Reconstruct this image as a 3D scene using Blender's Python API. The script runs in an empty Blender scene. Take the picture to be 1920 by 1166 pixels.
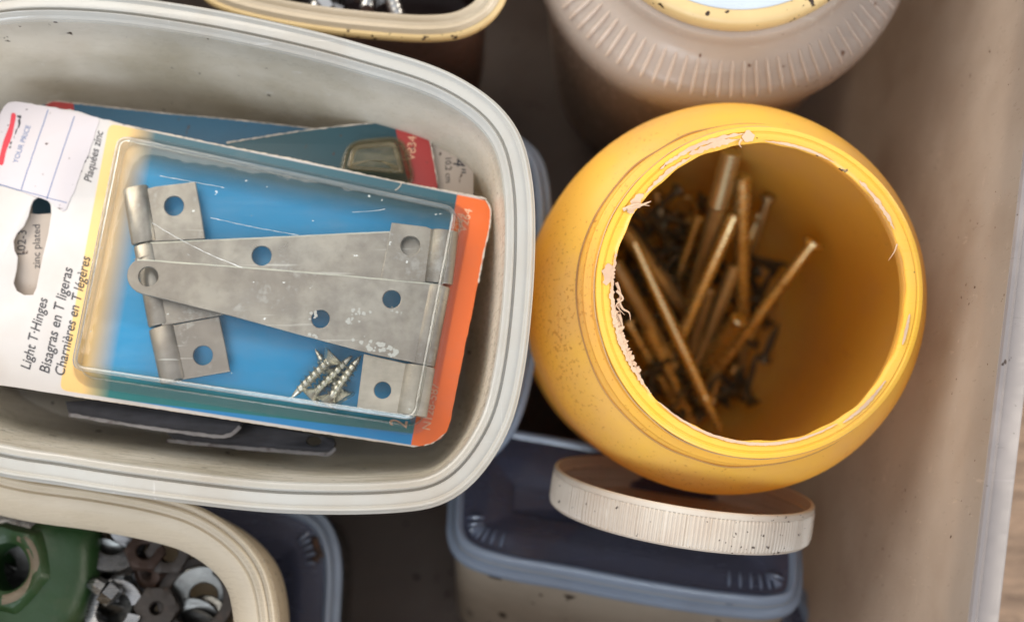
import bpy, bmesh, math, random
from mathutils import Vector, Matrix
R = math.radians
random.seed(7)
S = bpy.context.scene
COL = S.collection
U = 0.01                      # all numbers below are centimetres

# ------------------------------------------------------------------ camera
PITCH = 10.0; F = 2318.0; W0, H0 = 1920, 1166; D0 = 40.0; Z0 = 20.0
cp, sp_ = math.cos(R(PITCH)), math.sin(R(PITCH))
CAM = Vector((0, -D0*sp_, Z0 + D0*cp))
cd = bpy.data.cameras.new('camera'); cam = bpy.data.objects.new('camera', cd); COL.objects.link(cam)
cam.location = CAM*U; cam.rotation_euler = (R(PITCH), 0, 0)
cd.sensor_width = 36; cd.lens = 36*F/W0; cd.clip_start = 0.01; cd.clip_end = 50
cd.dof.use_dof = True; cd.dof.focus_distance = 0.405; cd.dof.aperture_fstop = 5.0
S.camera = cam
# ------------------------------------------------------------------ light
wd = bpy.data.worlds.new('World'); S.world = wd; wd.use_nodes = True
bg = wd.node_tree.nodes['Background']; bg.inputs[0].default_value = (0.92, 0.94, 1.0, 1); bg.inputs[1].default_value = 0.85
# uneven room and sky around the box: brighter and darker patches to reflect
_t = wd.node_tree; _tc = _t.nodes.new('ShaderNodeTexCoord'); _n = _t.nodes.new('ShaderNodeTexNoise'); _n.inputs['Scale'].default_value = 2.2; _n.inputs['Detail'].default_value = 2
_m = _t.nodes.new('ShaderNodeMapRange'); _m.inputs[1].default_value = 0.36; _m.inputs[2].default_value = 0.64; _m.inputs[3].default_value = 0.25; _m.inputs[4].default_value = 1.65
_t.links.new(_tc.outputs['Generated'], _n.inputs['Vector']); _t.links.new(_n.outputs['Fac'], _m.inputs[0]); _t.links.new(_m.outputs[0], bg.inputs[1])
def area(name, loc, target, size, power, col, spread=180):
    l = bpy.data.lights.new(name, 'AREA'); l.shape = 'RECTANGLE'; l.size, l.size_y = size; l.energy = power; l.color = col
    l.spread = R(spread)
    o = bpy.data.objects.new(name, l); COL.objects.link(o)
    o.location = Vector(loc)*U
    o.rotation_euler = (Vector(target)-Vector(loc)).to_track_quat('-Z', 'Y').to_euler()
    return o
area('window_light', (-95, 100, 105), (2, 0, 14), (1.5, 1.3), 36, (1.0, 0.91, 0.78))
area('door_light', (-20, -130, 130), (0, 0, 10), (1.0, 0.6), 15, (0.80, 0.90, 1.0))
area('side_fill_light', (110, 0, 62), (12, 0, 12), (0.9, 0.6), 15, (1.0, 0.90, 0.76))  # added fill lamp, low on the right, so bin wall and yellow jar glow
S.view_settings.view_transform = 'Standard'; S.view_settings.look = 'None'
S.view_settings.exposure = 0; S.view_settings.gamma = 1
S.render.engine = 'CYCLES'
S.cycles.transparent_max_bounces = 24; S.cycles.max_bounces = 10

# ------------------------------------------------------------------ projection helpers
EX = Vector((1, 0, 0)); EY = Vector((0, cp, sp_)); EZ = Vector((0, sp_, -cp))   # right, up, forward
def ray(x, y): return EX*((x-W0/2)/F) + EY*((H0/2-y)/F) + EZ
def P(x, y, z):
    r = ray(x, y); t = (z-CAM.z)/r.z
    return CAM + r*t
class Frame:
    """a plane: origin o, in-plane axes a,b and normal n"""
    def __init__(s, o, n=(0, 0, 1), a=None):
        s.o = Vector(o); s.n = Vector(n).normalized()
        a = Vector(a) if a else Vector((1, 0, 0))
        s.a = (a - s.n*a.dot(s.n)).normalized(); s.b = s.n.cross(s.a)
    def pix(s, x, y):
        r = ray(x, y); t = (s.o-CAM).dot(s.n)/r.dot(s.n)
        q = CAM + r*t - s.o
        return (q.dot(s.a), q.dot(s.b))
    def w(s, u, v, h=0): return s.o + s.a*u + s.b*v + s.n*h
def flat(z): return Frame((0, 0, z))

# ------------------------------------------------------------------ object helpers
BASE = {}
def tag(o, label=None, cat=None, group=None, kind=None):
    if label: o['label'] = label
    if cat: o['category'] = cat
    if group: o['group'] = group
    if kind: o['kind'] = kind
    return o
def thing(name, loc, label, cat, group=None):
    o = bpy.data.objects.new(name, None); COL.objects.link(o); o.empty_display_size = 0.01
    o.location = Vector(loc)*U; BASE[o.name] = Vector(loc)
    return tag(o, label, cat, group)
def mesh(name, verts, faces, mat, parent=None, base=None, smooth=35):
    b = BASE[parent.name] if parent else Vector(base if base is not None else (0, 0, 0))
    me = bpy.data.meshes.new(name)
    me.from_pydata([tuple((Vector(v)-b)*U) for v in verts], [], faces)
    me.validate()
    bm = bmesh.new(); bm.from_mesh(me); bmesh.ops.recalc_face_normals(bm, faces=bm.faces); bm.to_mesh(me); bm.free()
    me.materials.append(mat)
    if smooth:
        me.shade_smooth(); me.set_sharp_from_angle(angle=R(smooth))
    o = bpy.data.objects.new(name, me); COL.objects.link(o); BASE[o.name] = b
    if parent: o.parent = parent
    else: o.location = b*U
    return o
class MB:
    def __init__(s): s.v = []; s.f = []
    def add(s, v, f):
        k = len(s.v); s.v += [Vector(q) for q in v]; s.f += [tuple(i+k for i in g) for g in f]; return s
    def build(s, name, mat, parent=None, base=None, smooth=35): return mesh(name, s.v, s.f, mat, parent, base, smooth)
def catmull(pts, closed=True, sub=10):
    n = len(pts); out = []
    rng = range(n) if closed else range(n-1)
    for i in rng:
        if closed: p = [pts[(i+k-1) % n] for k in range(4)]
        else: p = [pts[max(0, min(n-1, i+k-1))] for k in range(4)]
        for j in range(sub):
            t = j/sub
            out.append(tuple(0.5*((2*p[1][c]) + (-p[0][c]+p[2][c])*t + (2*p[0][c]-5*p[1][c]+4*p[2][c]-p[3][c])*t*t + (-p[0][c]+3*p[1][c]-3*p[2][c]+p[3][c])*t**3) for c in range(len(pts[0]))))
    if not closed: out.append(tuple(pts[-1]))
    return out
def resample(pts, n, closed=True):
    q = pts+[pts[0]] if closed else pts
    L = [0]
    for i in range(1, len(q)): L.append(L[-1]+math.dist(q[i], q[i-1]))
    out = []; k = 0; m = n if closed else n-1
    for i in range(n):
        d = L[-1]*i/m
        while k < len(L)-2 and L[k+1] < d: k += 1
        t = (d-L[k])/max(1e-9, L[k+1]-L[k])
        out.append(tuple(q[k][c]+(q[k+1][c]-q[k][c])*t for c in range(len(q[0]))))
    return out
def area2(p): return 0.5*sum(p[i][0]*p[(i+1) % len(p)][1]-p[(i+1) % len(p)][0]*p[i][1] for i in range(len(p)))
def smooth_outline(pts, n=200):
    q = resample(catmull(pts), n)
    for _ in range(2):
        q = [tuple((q[i-1][c]+2*q[i][c]+q[(i+1) % n][c])/4 for c in (0, 1)) for i in range(n)]
    if area2(q) < 0: q = q[::-1]
    return q
def rrect(w, h, r, n=8, cx=0, cy=0):
    out = []
    for k, (sx, sy) in enumerate(((1, -1), (1, 1), (-1, 1), (-1, -1))):
        for j in range(n+1):
            a = -math.pi/2 + k*math.pi/2 + (math.pi/2)*j/n
            out.append((cx+sx*(w/2-r)+r*math.cos(a), cy+sy*(h/2-r)+r*math.sin(a)))
    return out
def normals2(p, w=3):
    n = len(p); out = []
    for i in range(n):
        a, b = p[(i-w) % n], p[(i+w) % n]
        dx, dy = b[0]-a[0], b[1]-a[1]; l = math.hypot(dx, dy) or 1
        out.append((-dy/l, dx/l))          # inward for a counter-clockwise loop
    return out
def loft(rings, close_profile=False, cap0=False, cap1=False):
    v = []; f = []; n = len(rings[0])
    for r in rings: v += r
    m = len(rings)
    for i in range(m if close_profile else m-1):
        a = i*n; b = ((i+1) % m)*n
        for j in range(n):
            k = (j+1) % n; f.append((a+j, a+k, b+k, b+j))
    if cap0: f.append(tuple(range(n-1, -1, -1)))
    if cap1: f.append(tuple((m-1)*n+i for i in range(n)))
    return v, f
def sweep(outline, fr, prof, closed=False, cap0=False, cap1=False, warp=None):
    """outline: ccw 2D loop in frame fr; prof: (inward offset, height)"""
    nr = normals2(outline)
    rings = []
    for (o, h) in prof:
        rings.append([fr.w(p[0]+q[0]*o, p[1]+q[1]*o, h + (warp(i/len(outline)) if warp else 0)) for i, (p, q) in enumerate(zip(outline, nr))])
    return loft(rings, closed, cap0, cap1)
def revolve(c, ax, prof, n=96, closed=False, cap0=False, cap1=False, wob=None):
    """prof: (radius, height along axis) """
    fr = Frame(c, ax)
    rings = []
    for (r, h) in prof:
        rings.append([fr.w((r+(wob(2*math.pi*i/n, r, h) if wob else 0))*math.cos(2*math.pi*i/n), (r+(wob(2*math.pi*i/n, r, h) if wob else 0))*math.sin(2*math.pi*i/n), h) for i in range(n)])
    return loft(rings, closed, cap0, cap1)
def tube(pts, rad, n=12):
    rings = []; pts = [Vector(p) for p in pts]
    ref = None
    for i, p in enumerate(pts):
        d = (pts[min(i+1, len(pts)-1)]-pts[max(i-1, 0)]).normalized()
        if ref is None: ref = d.orthogonal().normalized()
        ref = (ref - d*ref.dot(d)).normalized(); b = d.cross(ref)
        r = rad[i] if isinstance(rad, (list, tuple)) else rad
        rings.append([p+ref*r*math.cos(2*math.pi*k/n)+b*r*math.sin(2*math.pi*k/n) for k in range(n)])
    return loft(rings, False, True, True)
def plate(name, fr, outline, holes, h0, thick, mat, parent=None, base=None, bevel=0.02, pix=True, smooth=30, bumps=None):
    """flat plate with real holes, outline and holes as 2D loops (pixels when pix)"""
    cu = bpy.data.curves.new('tmp', 'CURVE'); cu.dimensions = '2D'; cu.fill_mode = 'BOTH'
    cu.extrude = max(0.0001, (thick/2-bevel)); cu.bevel_depth = bevel; cu.bevel_resolution = 1
    for loop in [outline]+list(holes):
        q = [fr.pix(*p) for p in loop] if pix else loop
        s = cu.splines.new('POLY'); s.points.add(len(q)-1); s.use_cyclic_u = True
        for i, p in enumerate(q): s.points[i].co = (p[0], p[1], 0, 1)
    cu.offset = -bevel
    t = bpy.data.objects.new('tmp', cu); COL.objects.link(t)
    dg = bpy.context.evaluated_depsgraph_get(); me = bpy.data.meshes.new_from_object(t.evaluated_get(dg))
    v = [fr.w(p.co.x, p.co.y, p.co.z+h0+thick/2) for p in me.vertices]; f = [tuple(q.vertices) for q in me.polygons]
    bpy.data.objects.remove(t); bpy.data.curves.remove(cu); bpy.data.meshes.remove(me)
    if bumps: v = [bumps(q) for q in v]
    o = mesh(name, v, f, mat, parent, base, smooth=0)
    bm = bmesh.new(); bm.from_mesh(o.data); bmesh.ops.remove_doubles(bm, verts=bm.verts, dist=1e-6); bmesh.ops.recalc_face_normals(bm, faces=bm.faces); bm.to_mesh(o.data); bm.free()
    if smooth: o.data.shade_smooth(); o.data.set_sharp_from_angle(angle=R(smooth))
    return o
def circ(x, y, r, n=28, ry=None): return [(x+r*math.cos(2*math.pi*i/n), y+(ry or r)*math.sin(2*math.pi*i/n)) for i in range(n)]
def text(s, fr, p0, p1, h, mat, parent, name='lettering', thick=0.006, shear=0.0, hscale=1.0, bold=0.0, spacing=1.0):
    """writing laid in frame fr at height h, baseline from pixel p0 to pixel p1"""
    cu = bpy.data.curves.new('tmp', 'FONT'); cu.body = s; cu.size = 1; cu.shear = shear; cu.extrude = thick/2; cu.offset = bold; cu.space_character = spacing
    cu.resolution_u = 4
    t = bpy.data.objects.new('tmp', cu); COL.objects.link(t)
    dg = bpy.context.evaluated_depsgraph_get(); me = bpy.data.meshes.new_from_object(t.evaluated_get(dg))
    xs = [v.co.x for v in me.vertices]; x0, x1 = min(xs), max(xs)
    a = Vector(fr.pix(*p0)); b = Vector(fr.pix(*p1)); d = b-a; k = d.length/(x1-x0); d.normalize(); n = Vector((-d.y, d.x))
    v = [fr.w(*(a+d*((q.co.x-x0)*k)+n*(q.co.y*k*hscale)), h+q.co.z) for q in me.vertices]; f = [tuple(q.vertices) for q in me.polygons]
    bpy.data.objects.remove(t); bpy.data.curves.remove(cu); bpy.data.meshes.remove(me)
    return mesh(name, v, f, mat, parent, smooth=0)
def jag(pts, amp, step, closed=True):
    """subdivide a pixel polyline and jitter it: torn card edge"""
    out = []; n = len(pts)
    for i in range(n if closed else n-1):
        a, b = pts[i], pts[(i+1) % n]; L = math.dist(a, b); m = max(1, int(L/step))
        for j in range(m):
            t = j/m; k = amp if j else 0
            out.append((a[0]+(b[0]-a[0])*t+random.uniform(-k, k), a[1]+(b[1]-a[1])*t+random.uniform(-k, k)))
    return out
def copy_tree(o, parent=None):
    c = o.copy(); COL.objects.link(c); c.parent = parent
    if parent is None and o.name in BASE: BASE[c.name] = BASE[o.name]
    for ch in list(o.children): copy_tree(ch, c)
    return c

# ------------------------------------------------------------------ materials
def srgb(r, g, b):
    f = lambda c: (c/255/12.92 if c/255 <= 0.04045 else ((c/255+0.055)/1.055)**2.4)
    return (f(r), f(g), f(b), 1)
class NT:
    def __init__(s, name):
        s.m = bpy.data.materials.new(name); s.m.use_nodes = True; s.t = s.m.node_tree; s.t.nodes.clear()
        s.out = s.t.nodes.new('ShaderNodeOutputMaterial')
        s.tc = s.t.nodes.new('ShaderNodeTexCoord')
    def n(s, typ, **kw):
        d = s.t.nodes.new('ShaderNode'+typ)
        for k, v in kw.items(): setattr(d, k, v)
        return d
    def l(s, a, b): s.t.links.new(a, b)
    def inp(s, sock, v):
        if isinstance(v, bpy.types.NodeSocket): s.l(v, sock)
        else: sock.default_value = v
    def noise(s, scale, detail=3, rough=0.5, vec=None, stretch=None, dist=0):
        d = s.n('TexNoise'); d.inputs['Scale'].default_value = scale; d.inputs['Detail'].default_value = detail; d.inputs['Roughness'].default_value = rough
        d.inputs['Distortion'].default_value = dist
        v = vec or s.tc.outputs['Object']
        if stretch:
            mp = s.n('Mapping'); mp.inputs['Scale'].default_value = stretch[:3]
            if len(stretch) > 3: mp.inputs['Rotation'].default_value = (0, 0, stretch[3])
            s.l(v, mp.inputs[0]); v = mp.outputs[0]
        s.l(v, d.inputs['Vector']); return d.outputs['Fac']
    def ramp(s, fac, a, b, ca=0.0, cb=1.0):
        d = s.n('MapRange'); d.inputs[1].default_value = a; d.inputs[2].default_value = b; d.inputs[3].default_value = ca; d.inputs[4].default_value = cb
        s.l(fac, d.inputs[0]); return d.outputs[0]
    def mix(s, fac, a, b):
        d = s.n('Mix', data_type='RGBA'); s.inp(d.inputs[0], fac); s.inp(d.inputs[6], a); s.inp(d.inputs[7], b); return d.outputs[2]
    def math(s, op, a, b=0.0, c=None):
        d = s.n('Math', operation=op); s.inp(d.inputs[0], a); s.inp(d.inputs[1], b)
        if c is not None: s.inp(d.inputs[2], c)
        return d.outputs[0]
    def bump(s, h, strength=0.2, dist=0.001):
        d = s.n('Bump'); d.inputs['Strength'].default_value = strength; d.inputs['Distance'].default_value = dist; s.l(h, d.inputs['Height']); return d.outputs[0]
    def prin(s, color, rough=0.5, metal=0.0, normal=None, spec=0.5, **kw):
        d = s.n('BsdfPrincipled'); s.inp(d.inputs['Base Color'], color); s.inp(d.inputs['Roughness'], rough); s.inp(d.inputs['Metallic'], metal)
        d.inputs['Specular IOR Level'].default_value = spec
        if normal: s.l(normal, d.inputs['Normal'])
        for k, v in kw.items(): s.inp(d.inputs[k], v)
        return d.outputs[0]
    def mixs(s, fac, a, b):
        d = s.n('MixShader'); s.inp(d.inputs[0], fac); s.l(a, d.inputs[1]); s.l(b, d.inputs[2]); return d.outputs[0]
    def done(s, sh): s.l(sh, s.out.inputs[0]); return s.m

def plastic(name, col, dirt=None, transl=0.35, transp=0.0, rough=0.35, specks=0.0, speckcol=(0.03, 0.015, 0.008, 1), scratch=0.15, tint=None, blotch=0.5, speck_scale=260, spec=0.5):
    t = NT(name)
    c = col
    n1 = t.noise(22, 4, 0.6)
    if dirt: c = t.mix(t.ramp(n1, 0.42, 0.75, 0, blotch), col, dirt)
    if specks:
        s1 = t.noise(speck_scale, 2, 0.5); s2 = t.noise(30, 2)
        thr = t.math('ADD', s1, t.ramp(s2, 0.35, 0.75, -0.05, 0.07))
        c = t.mix(t.ramp(thr, 0.735-specks, 0.765-specks), c, speckcol)
    sc = t.noise(60, 6, 0.7, stretch=(1, 9, 3, 0.3))
    l1 = t.noise(14, 3, 0.6, stretch=(1, 34, 12, 0.22)); l2 = t.noise(16, 3, 0.6, stretch=(30, 1.2, 12, 0.5)); m_ = t.ramp(t.noise(20, 2), 0.45, 0.62)
    ln = t.math('MULTIPLY', t.math('MAXIMUM', t.ramp(l1, 0.66, 0.70), t.ramp(l2, 0.68, 0.71)), m_)
    c = t.mix(t.math('MULTIPLY', ln, 0.35), c, tuple(min(0.9, k*1.6) for k in col[:3])+(1,))
    c = t.mix(t.ramp(t.noise(7, 5, 0.65), 0.40, 0.70, 0, 0.30*blotch), c, tuple(k*0.62 for k in (dirt or col)[:3])+(1,))
    nm = t.bump(t.noise(45, 5, 0.6), scratch, 0.0006)
    rg = t.ramp(sc, 0.35, 0.7, rough-0.08, rough+0.15)
    a = t.prin(c, rg, 0, nm, spec=spec)
    tr = t.n('BsdfTranslucent'); t.inp(tr.inputs[0], tint or c)
    sh = t.mixs(transl, a, tr.outputs[0])
    if transp:
        tp = t.n('BsdfTransparent'); tp.inputs[0].default_value = (tint or (0.95, 0.95, 0.95, 1))
        gl = t.n('BsdfGlossy'); gl.inputs['Roughness'].default_value = rough*0.6
        sh = t.mixs(transp, sh, tp.outputs[0])
    return t.done(sh)
def paper(name, col, dirt=(0.30, 0.25, 0.20, 1), rough=0.55, amount=0.25, gloss=0.3):
    t = NT(name)
    c = t.mix(t.ramp(t.noise(35, 5, 0.65), 0.45, 0.8, 0, amount), col, dirt)
    c = t.mix(t.ramp(t.noise(330, 2), 0.70, 0.74), c, (0.08, 0.05, 0.04, 1))
    return t.done(t.prin(c, rough, 0, t.bump(t.noise(70, 4), 0.12, 0.0008), spec=gloss))
def metal(name, col, rough=0.35, spots=None, amount=0.5, met=1.0, scale=60, brush=True):
    t = NT(name)
    c = t.mix(t.ramp(t.noise(scale, 6, 0.7), 0.35, 0.75, 0, 0.7), col, tuple(k*0.48 for k in col[:3])+(1,))
    m = met; rg = t.ramp(t.noise(140, 5, 0.7, stretch=(1, 6, 1, 0.2)), 0.3, 0.7, rough-0.08, rough+0.2)
    if spots:
        sf = t.ramp(t.noise(75, 7, 0.75), 0.56, 0.66, 0, amount)
        c = t.mix(sf, c, spots); m = t.math('SUBTRACT', met, t.math('MULTIPLY', sf, met)); rg = t.math('MAXIMUM', rg, t.math('MULTIPLY', sf, 0.8))
    return t.done(t.prin(c, rg, m, t.bump(t.noise(200, 4, 0.6), 0.15, 0.0004)))
M = {}
M['tub'] = plastic('tub_plastic', (0.74, 0.71, 0.64, 1), (0.46, 0.41, 0.30, 1), transl=0.52, rough=0.28, scratch=0.4, blotch=0.7, specks=0.01, spec=0.6)
M['tub_rim'] = plastic('tub_rim_plastic', (0.58, 0.58, 0.55, 1), (0.50, 0.44, 0.36, 1), transl=0.32, transp=0.15, rough=0.14, scratch=0.12, blotch=0.8, spec=0.8)
M['cream'] = plastic('cream_plastic', (0.66, 0.56, 0.41, 1), (0.45, 0.36, 0.24, 1), transl=0.3, rough=0.35, scratch=0.12, specks=0.015)
M['cream_clear'] = plastic('cream_bright_plastic', (0.60, 0.52, 0.40, 1), (0.44, 0.36, 0.24, 1), transl=0.25, rough=0.28, scratch=0.08)
M['goldrim'] = plastic('yellowed_plastic', (0.66, 0.50, 0.25, 1), (0.40, 0.26, 0.10, 1), transl=0.15, rough=0.4, specks=0.08, speck_scale=320)
M['bin'] = plastic('bin_plastic', (0.46, 0.39, 0.33, 1), (0.36, 0.28, 0.22, 1), transl=0.50, rough=0.34, scratch=0.15, specks=0.012, speck_scale=420, blotch=0.8, speckcol=(0.12, 0.07, 0.05, 1), spec=0.35)
M['bin_rim'] = plastic('bin_rim_plastic', (0.22, 0.20, 0.20, 1), (0.45, 0.40, 0.38, 1), transl=0.25, rough=0.35, scratch=0.12, specks=0.02)
M['bluelid'] = plastic('blue_clear_plastic', (0.11, 0.115, 0.165, 1), (0.12, 0.10, 0.10, 1), transl=0.2, transp=0.5, rough=0.18, tint=(0.62, 0.68, 0.85, 1), scratch=0.08, blotch=0.4, spec=0.7)
M['bluerim'] = plastic('blue_rim_plastic', (0.33, 0.385, 0.46, 1), (0.20, 0.20, 0.22, 1), transl=0.25, transp=0.2, rough=0.12, tint=(0.5, 0.65, 0.9, 1), scratch=0.1, blotch=0.5, spec=0.8)
M['ribblue'] = plastic('rib_blue_plastic', (0.18, 0.21, 0.28, 1), None, transl=0.2, transp=0.2, rough=0.06, tint=(0.6, 0.7, 0.9, 1), scratch=0.05, spec=1.0)
M['smoke'] = plastic('smoky_plastic', (0.20, 0.18, 0.16, 1), (0.12, 0.10, 0.08, 1), transl=0.3, transp=0.2, rough=0.3)
M['boxbody'] = plastic('greyed_plastic', (0.46, 0.40, 0.32, 1), (0.22, 0.17, 0.12, 1), transl=0.25, rough=0.4, specks=0.05, speck_scale=140)
M['jarclear'] = plastic('pinkish_clear_plastic', (0.66, 0.58, 0.51, 1), (0.52, 0.43, 0.35, 1), transl=0.38, transp=0.24, rough=0.2, tint=(0.85, 0.74, 0.66, 1), scratch=0.15, specks=0.03, speckcol=(0.12, 0.04, 0.02, 1), speck_scale=200)
M['canbody'] = plastic('dark_red_plastic', (0.12, 0.07, 0.06, 1), (0.05, 0.04, 0.03, 1), transl=0.1, rough=0.35)
M['whitelid'] = plastic('white_lid_plastic', (0.58, 0.52, 0.44, 1), (0.40, 0.27, 0.18, 1), transl=0.1, rough=0.45, specks=0.05, speck_scale=480, blotch=0.6)
M['whitecap'] = plastic('white_cap_paint', (0.42, 0.48, 0.56, 1), (0.34, 0.38, 0.43, 1), transl=0.0, rough=0.3, specks=0.0)
# yellow jar: dusty plastic with brown grime specks, mostly low on one side
t = NT('yellow_plastic')
sx = t.n('SeparateXYZ'); t.l(t.tc.outputs['Object'], sx.inputs[0])
side = t.ramp(t.math('ADD', t.math('MULTIPLY', sx.outputs[0], -1.0), t.math('MULTIPLY', sx.outputs[1], -0.5)), -0.02, 0.08, -0.03, 0.05)
sp = t.math('ADD', t.math('ADD', t.noise(680, 3, 0.6), t.ramp(t.noise(26, 3), 0.35, 0.7, -0.05, 0.05)), side)
base = t.mix(t.ramp(t.noise(18, 5, 0.65), 0.42, 0.62, 0, 0.8), (0.93, 0.64, 0.12, 1), (0.80, 0.55, 0.19, 1))
c = t.mix(t.ramp(sp, 0.63, 0.69, 0, 0.6), base, (0.26, 0.12, 0.04, 1))
c = t.mix(t.math('MULTIPLY', t.ramp(t.noise(24, 3, 0.6, stretch=(30, 1.2, 3, 0.9)), 0.66, 0.70), 0.4), c, (0.62, 0.36, 0.12, 1))
pr = t.prin(c, t.ramp(t.noise(40, 4), 0.3, 0.7, 0.32, 0.5), 0, t.bump(t.noise(60, 4), 0.10, 0.0006), spec=0.4)
tr = t.n('BsdfTranslucent'); tr.inputs[0].default_value = (0.98, 0.63, 0.08, 1)
M['yellow'] = t.done(t.mixs(0.45, pr, tr.outputs[0]))
M['lip'] = plastic('yellow_lip_plastic', (0.84, 0.49, 0.05, 1), (0.76, 0.47, 0.19, 1), transl=0.18, rough=0.3, blotch=0.4, specks=0.01, scratch=0.12)
M['grime'] = plastic('brown_grime', (0.46, 0.25, 0.07, 1), (0.20, 0.10, 0.04, 1), transl=0, rough=0.7, blotch=0.9)
M['seam'] = plastic('dusty_seam', (0.62, 0.40, 0.20, 1), (0.35, 0.22, 0.14, 1), transl=0.1, rough=0.4, blotch=1.0)
M['foil'] = paper('torn_seal_foil', (0.54, 0.38, 0.26, 1), (0.34, 0.21, 0.14, 1), 0.5, 0.9)
t = NT('zinc_plate')
c = t.mix(t.ramp(t.noise(11, 5, 0.65), 0.38, 0.62), (0.50, 0.46, 0.39, 1), (0.33, 0.29, 0.25, 1))
c = t.mix(t.ramp(t.noise(90, 5, 0.7), 0.40, 0.68, 0, 0.7), c, (0.24, 0.21, 0.18, 1))
c = t.mix(t.ramp(t.noise(45, 7, 0.75), 0.58, 0.66, 0, 0.6), c, (0.62, 0.60, 0.55, 1))
c = t.mix(t.math('MULTIPLY', t.ramp(t.noise(15, 3, 0.6, stretch=(1, 34, 12, 0.5)), 0.66, 0.70), 0.6), c, (0.80, 0.78, 0.70, 1))
M['zinc'] = t.done(t.prin(c, t.ramp(t.noise(14, 5, 0.7), 0.35, 0.65, 0.26, 0.5), 0.9, t.bump(t.noise(26, 5, 0.65), 0.25, 0.0012)))
M['zinc_pale'] = metal('corroded_zinc', (0.55, 0.50, 0.42, 1), 0.5, (0.48, 0.43, 0.37, 1), 0.9, met=0.6)
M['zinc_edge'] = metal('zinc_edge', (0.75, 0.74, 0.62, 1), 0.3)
M['screw'] = metal('screw_zinc', (0.74, 0.72, 0.62, 1), 0.25, (0.4, 0.38, 0.28, 1), 0.3)
M['steel'] = metal('bright_steel', (0.55, 0.55, 0.54, 1), 0.25)
M['steel2'] = metal('dull_steel', (0.20, 0.20, 0.20, 1), 0.25, (0.14, 0.13, 0.12, 1), 0.5)
M['steel3'] = metal('grey_steel', (0.34, 0.34, 0.34, 1), 0.22, (0.12, 0.11, 0.10, 1), 0.5)
M['darksteel'] = metal('dark_steel', (0.20, 0.20, 0.19, 1), 0.3, (0.06, 0.05, 0.05, 1), 0.7)
M['blackplate'] = metal('blackened_plate', (0.06, 0.06, 0.07, 1), 0.4, met=0.4)
M['worn_edge'] = metal('worn_plate_edge', (0.36, 0.34, 0.34, 1), 0.5, (0.07, 0.04, 0.04, 1), 0.95, met=0.4)
M['rust'] = metal('rusty_iron', (0.045, 0.024, 0.016, 1), 0.6, (0.11, 0.04, 0.014, 1), 0.9, met=0.2)
M['brown'] = metal('brown_iron', (0.045, 0.036, 0.03, 1), 0.5, (0.07, 0.04, 0.025, 1), 0.8, met=0.3)
M['brass'] = metal('oily_pin_steel', (0.85, 0.74, 0.42, 1), 0.22, (0.38, 0.30, 0.14, 1), 0.4, met=0.95)
M['oldbrass'] = metal('dull_pin_steel', (0.58, 0.50, 0.30, 1), 0.30, (0.26, 0.20, 0.10, 1), 0.5, met=0.85)
M['heap'] = metal('oily_dark_steel', (0.16, 0.15, 0.11, 1), 0.42, (0.08, 0.07, 0.05, 1), 0.6, met=0.7)
t = NT('green_paint')
c = t.mix(t.ramp(t.noise(28, 6, 0.65), 0.50, 0.68, 0, 0.7), (0.012, 0.034, 0.009, 1), (0.06, 0.045, 0.028, 1))
c = t.mix(t.ramp(t.noise(60, 4), 0.3, 0.7, 0, 0.5), c, (0.014, 0.055, 0.014, 1))
M['green'] = t.done(t.prin(c, 0.42, 0, t.bump(t.noise(35, 6, 0.65), 0.4, 0.002), spec=0.4))
M['baremetal'] = metal('chipped_brown_metal', (0.13, 0.10, 0.065, 1), 0.55, (0.05, 0.08, 0.03, 1), 0.7, met=0.2)
M['card_white'] = paper('white_card', (0.74, 0.72, 0.70, 1), (0.55, 0.47, 0.42, 1))
M['sticker'] = paper('sticker_paper', (0.60, 0.55, 0.56, 1), (0.58, 0.50, 0.46, 1), amount=0.35)
M['card_brown'] = paper('brown_card', (0.34, 0.27, 0.22, 1), (0.22, 0.17, 0.13, 1))
M['card_beige'] = paper('beige_card', (0.50, 0.42, 0.35, 1), (0.36, 0.28, 0.22, 1))
M['card_teal'] = paper('teal_card', (0.030, 0.085, 0.105, 1), (0.05, 0.06, 0.06, 1), gloss=0.5)
M['card_blue'] = paper('dull_blue_card', (0.035, 0.12, 0.20, 1), (0.06, 0.08, 0.10, 1), gloss=0.5)
M['card_red'] = paper('red_print', (0.42, 0.045, 0.04, 1), (0.3, 0.06, 0.05, 1), gloss=0.5)
M['red'] = paper('red_ink', (0.62, 0.05, 0.07, 1), (0.5, 0.06, 0.06, 1))
M['ink'] = paper('black_ink', (0.05, 0.05, 0.055, 1), (0.08, 0.07, 0.07, 1), amount=0.3)
M['blueink'] = paper('blue_ink', (0.12, 0.18, 0.34, 1), (0.2, 0.25, 0.4, 1))
M['paleink'] = paper('pale_ink', (0.80, 0.48, 0.30, 1), (0.7, 0.42, 0.25, 1))
M['torn'] = paper('torn_paper_edge', (0.66, 0.58, 0.48, 1), (0.45, 0.36, 0.28, 1), amount=0.6)
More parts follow.
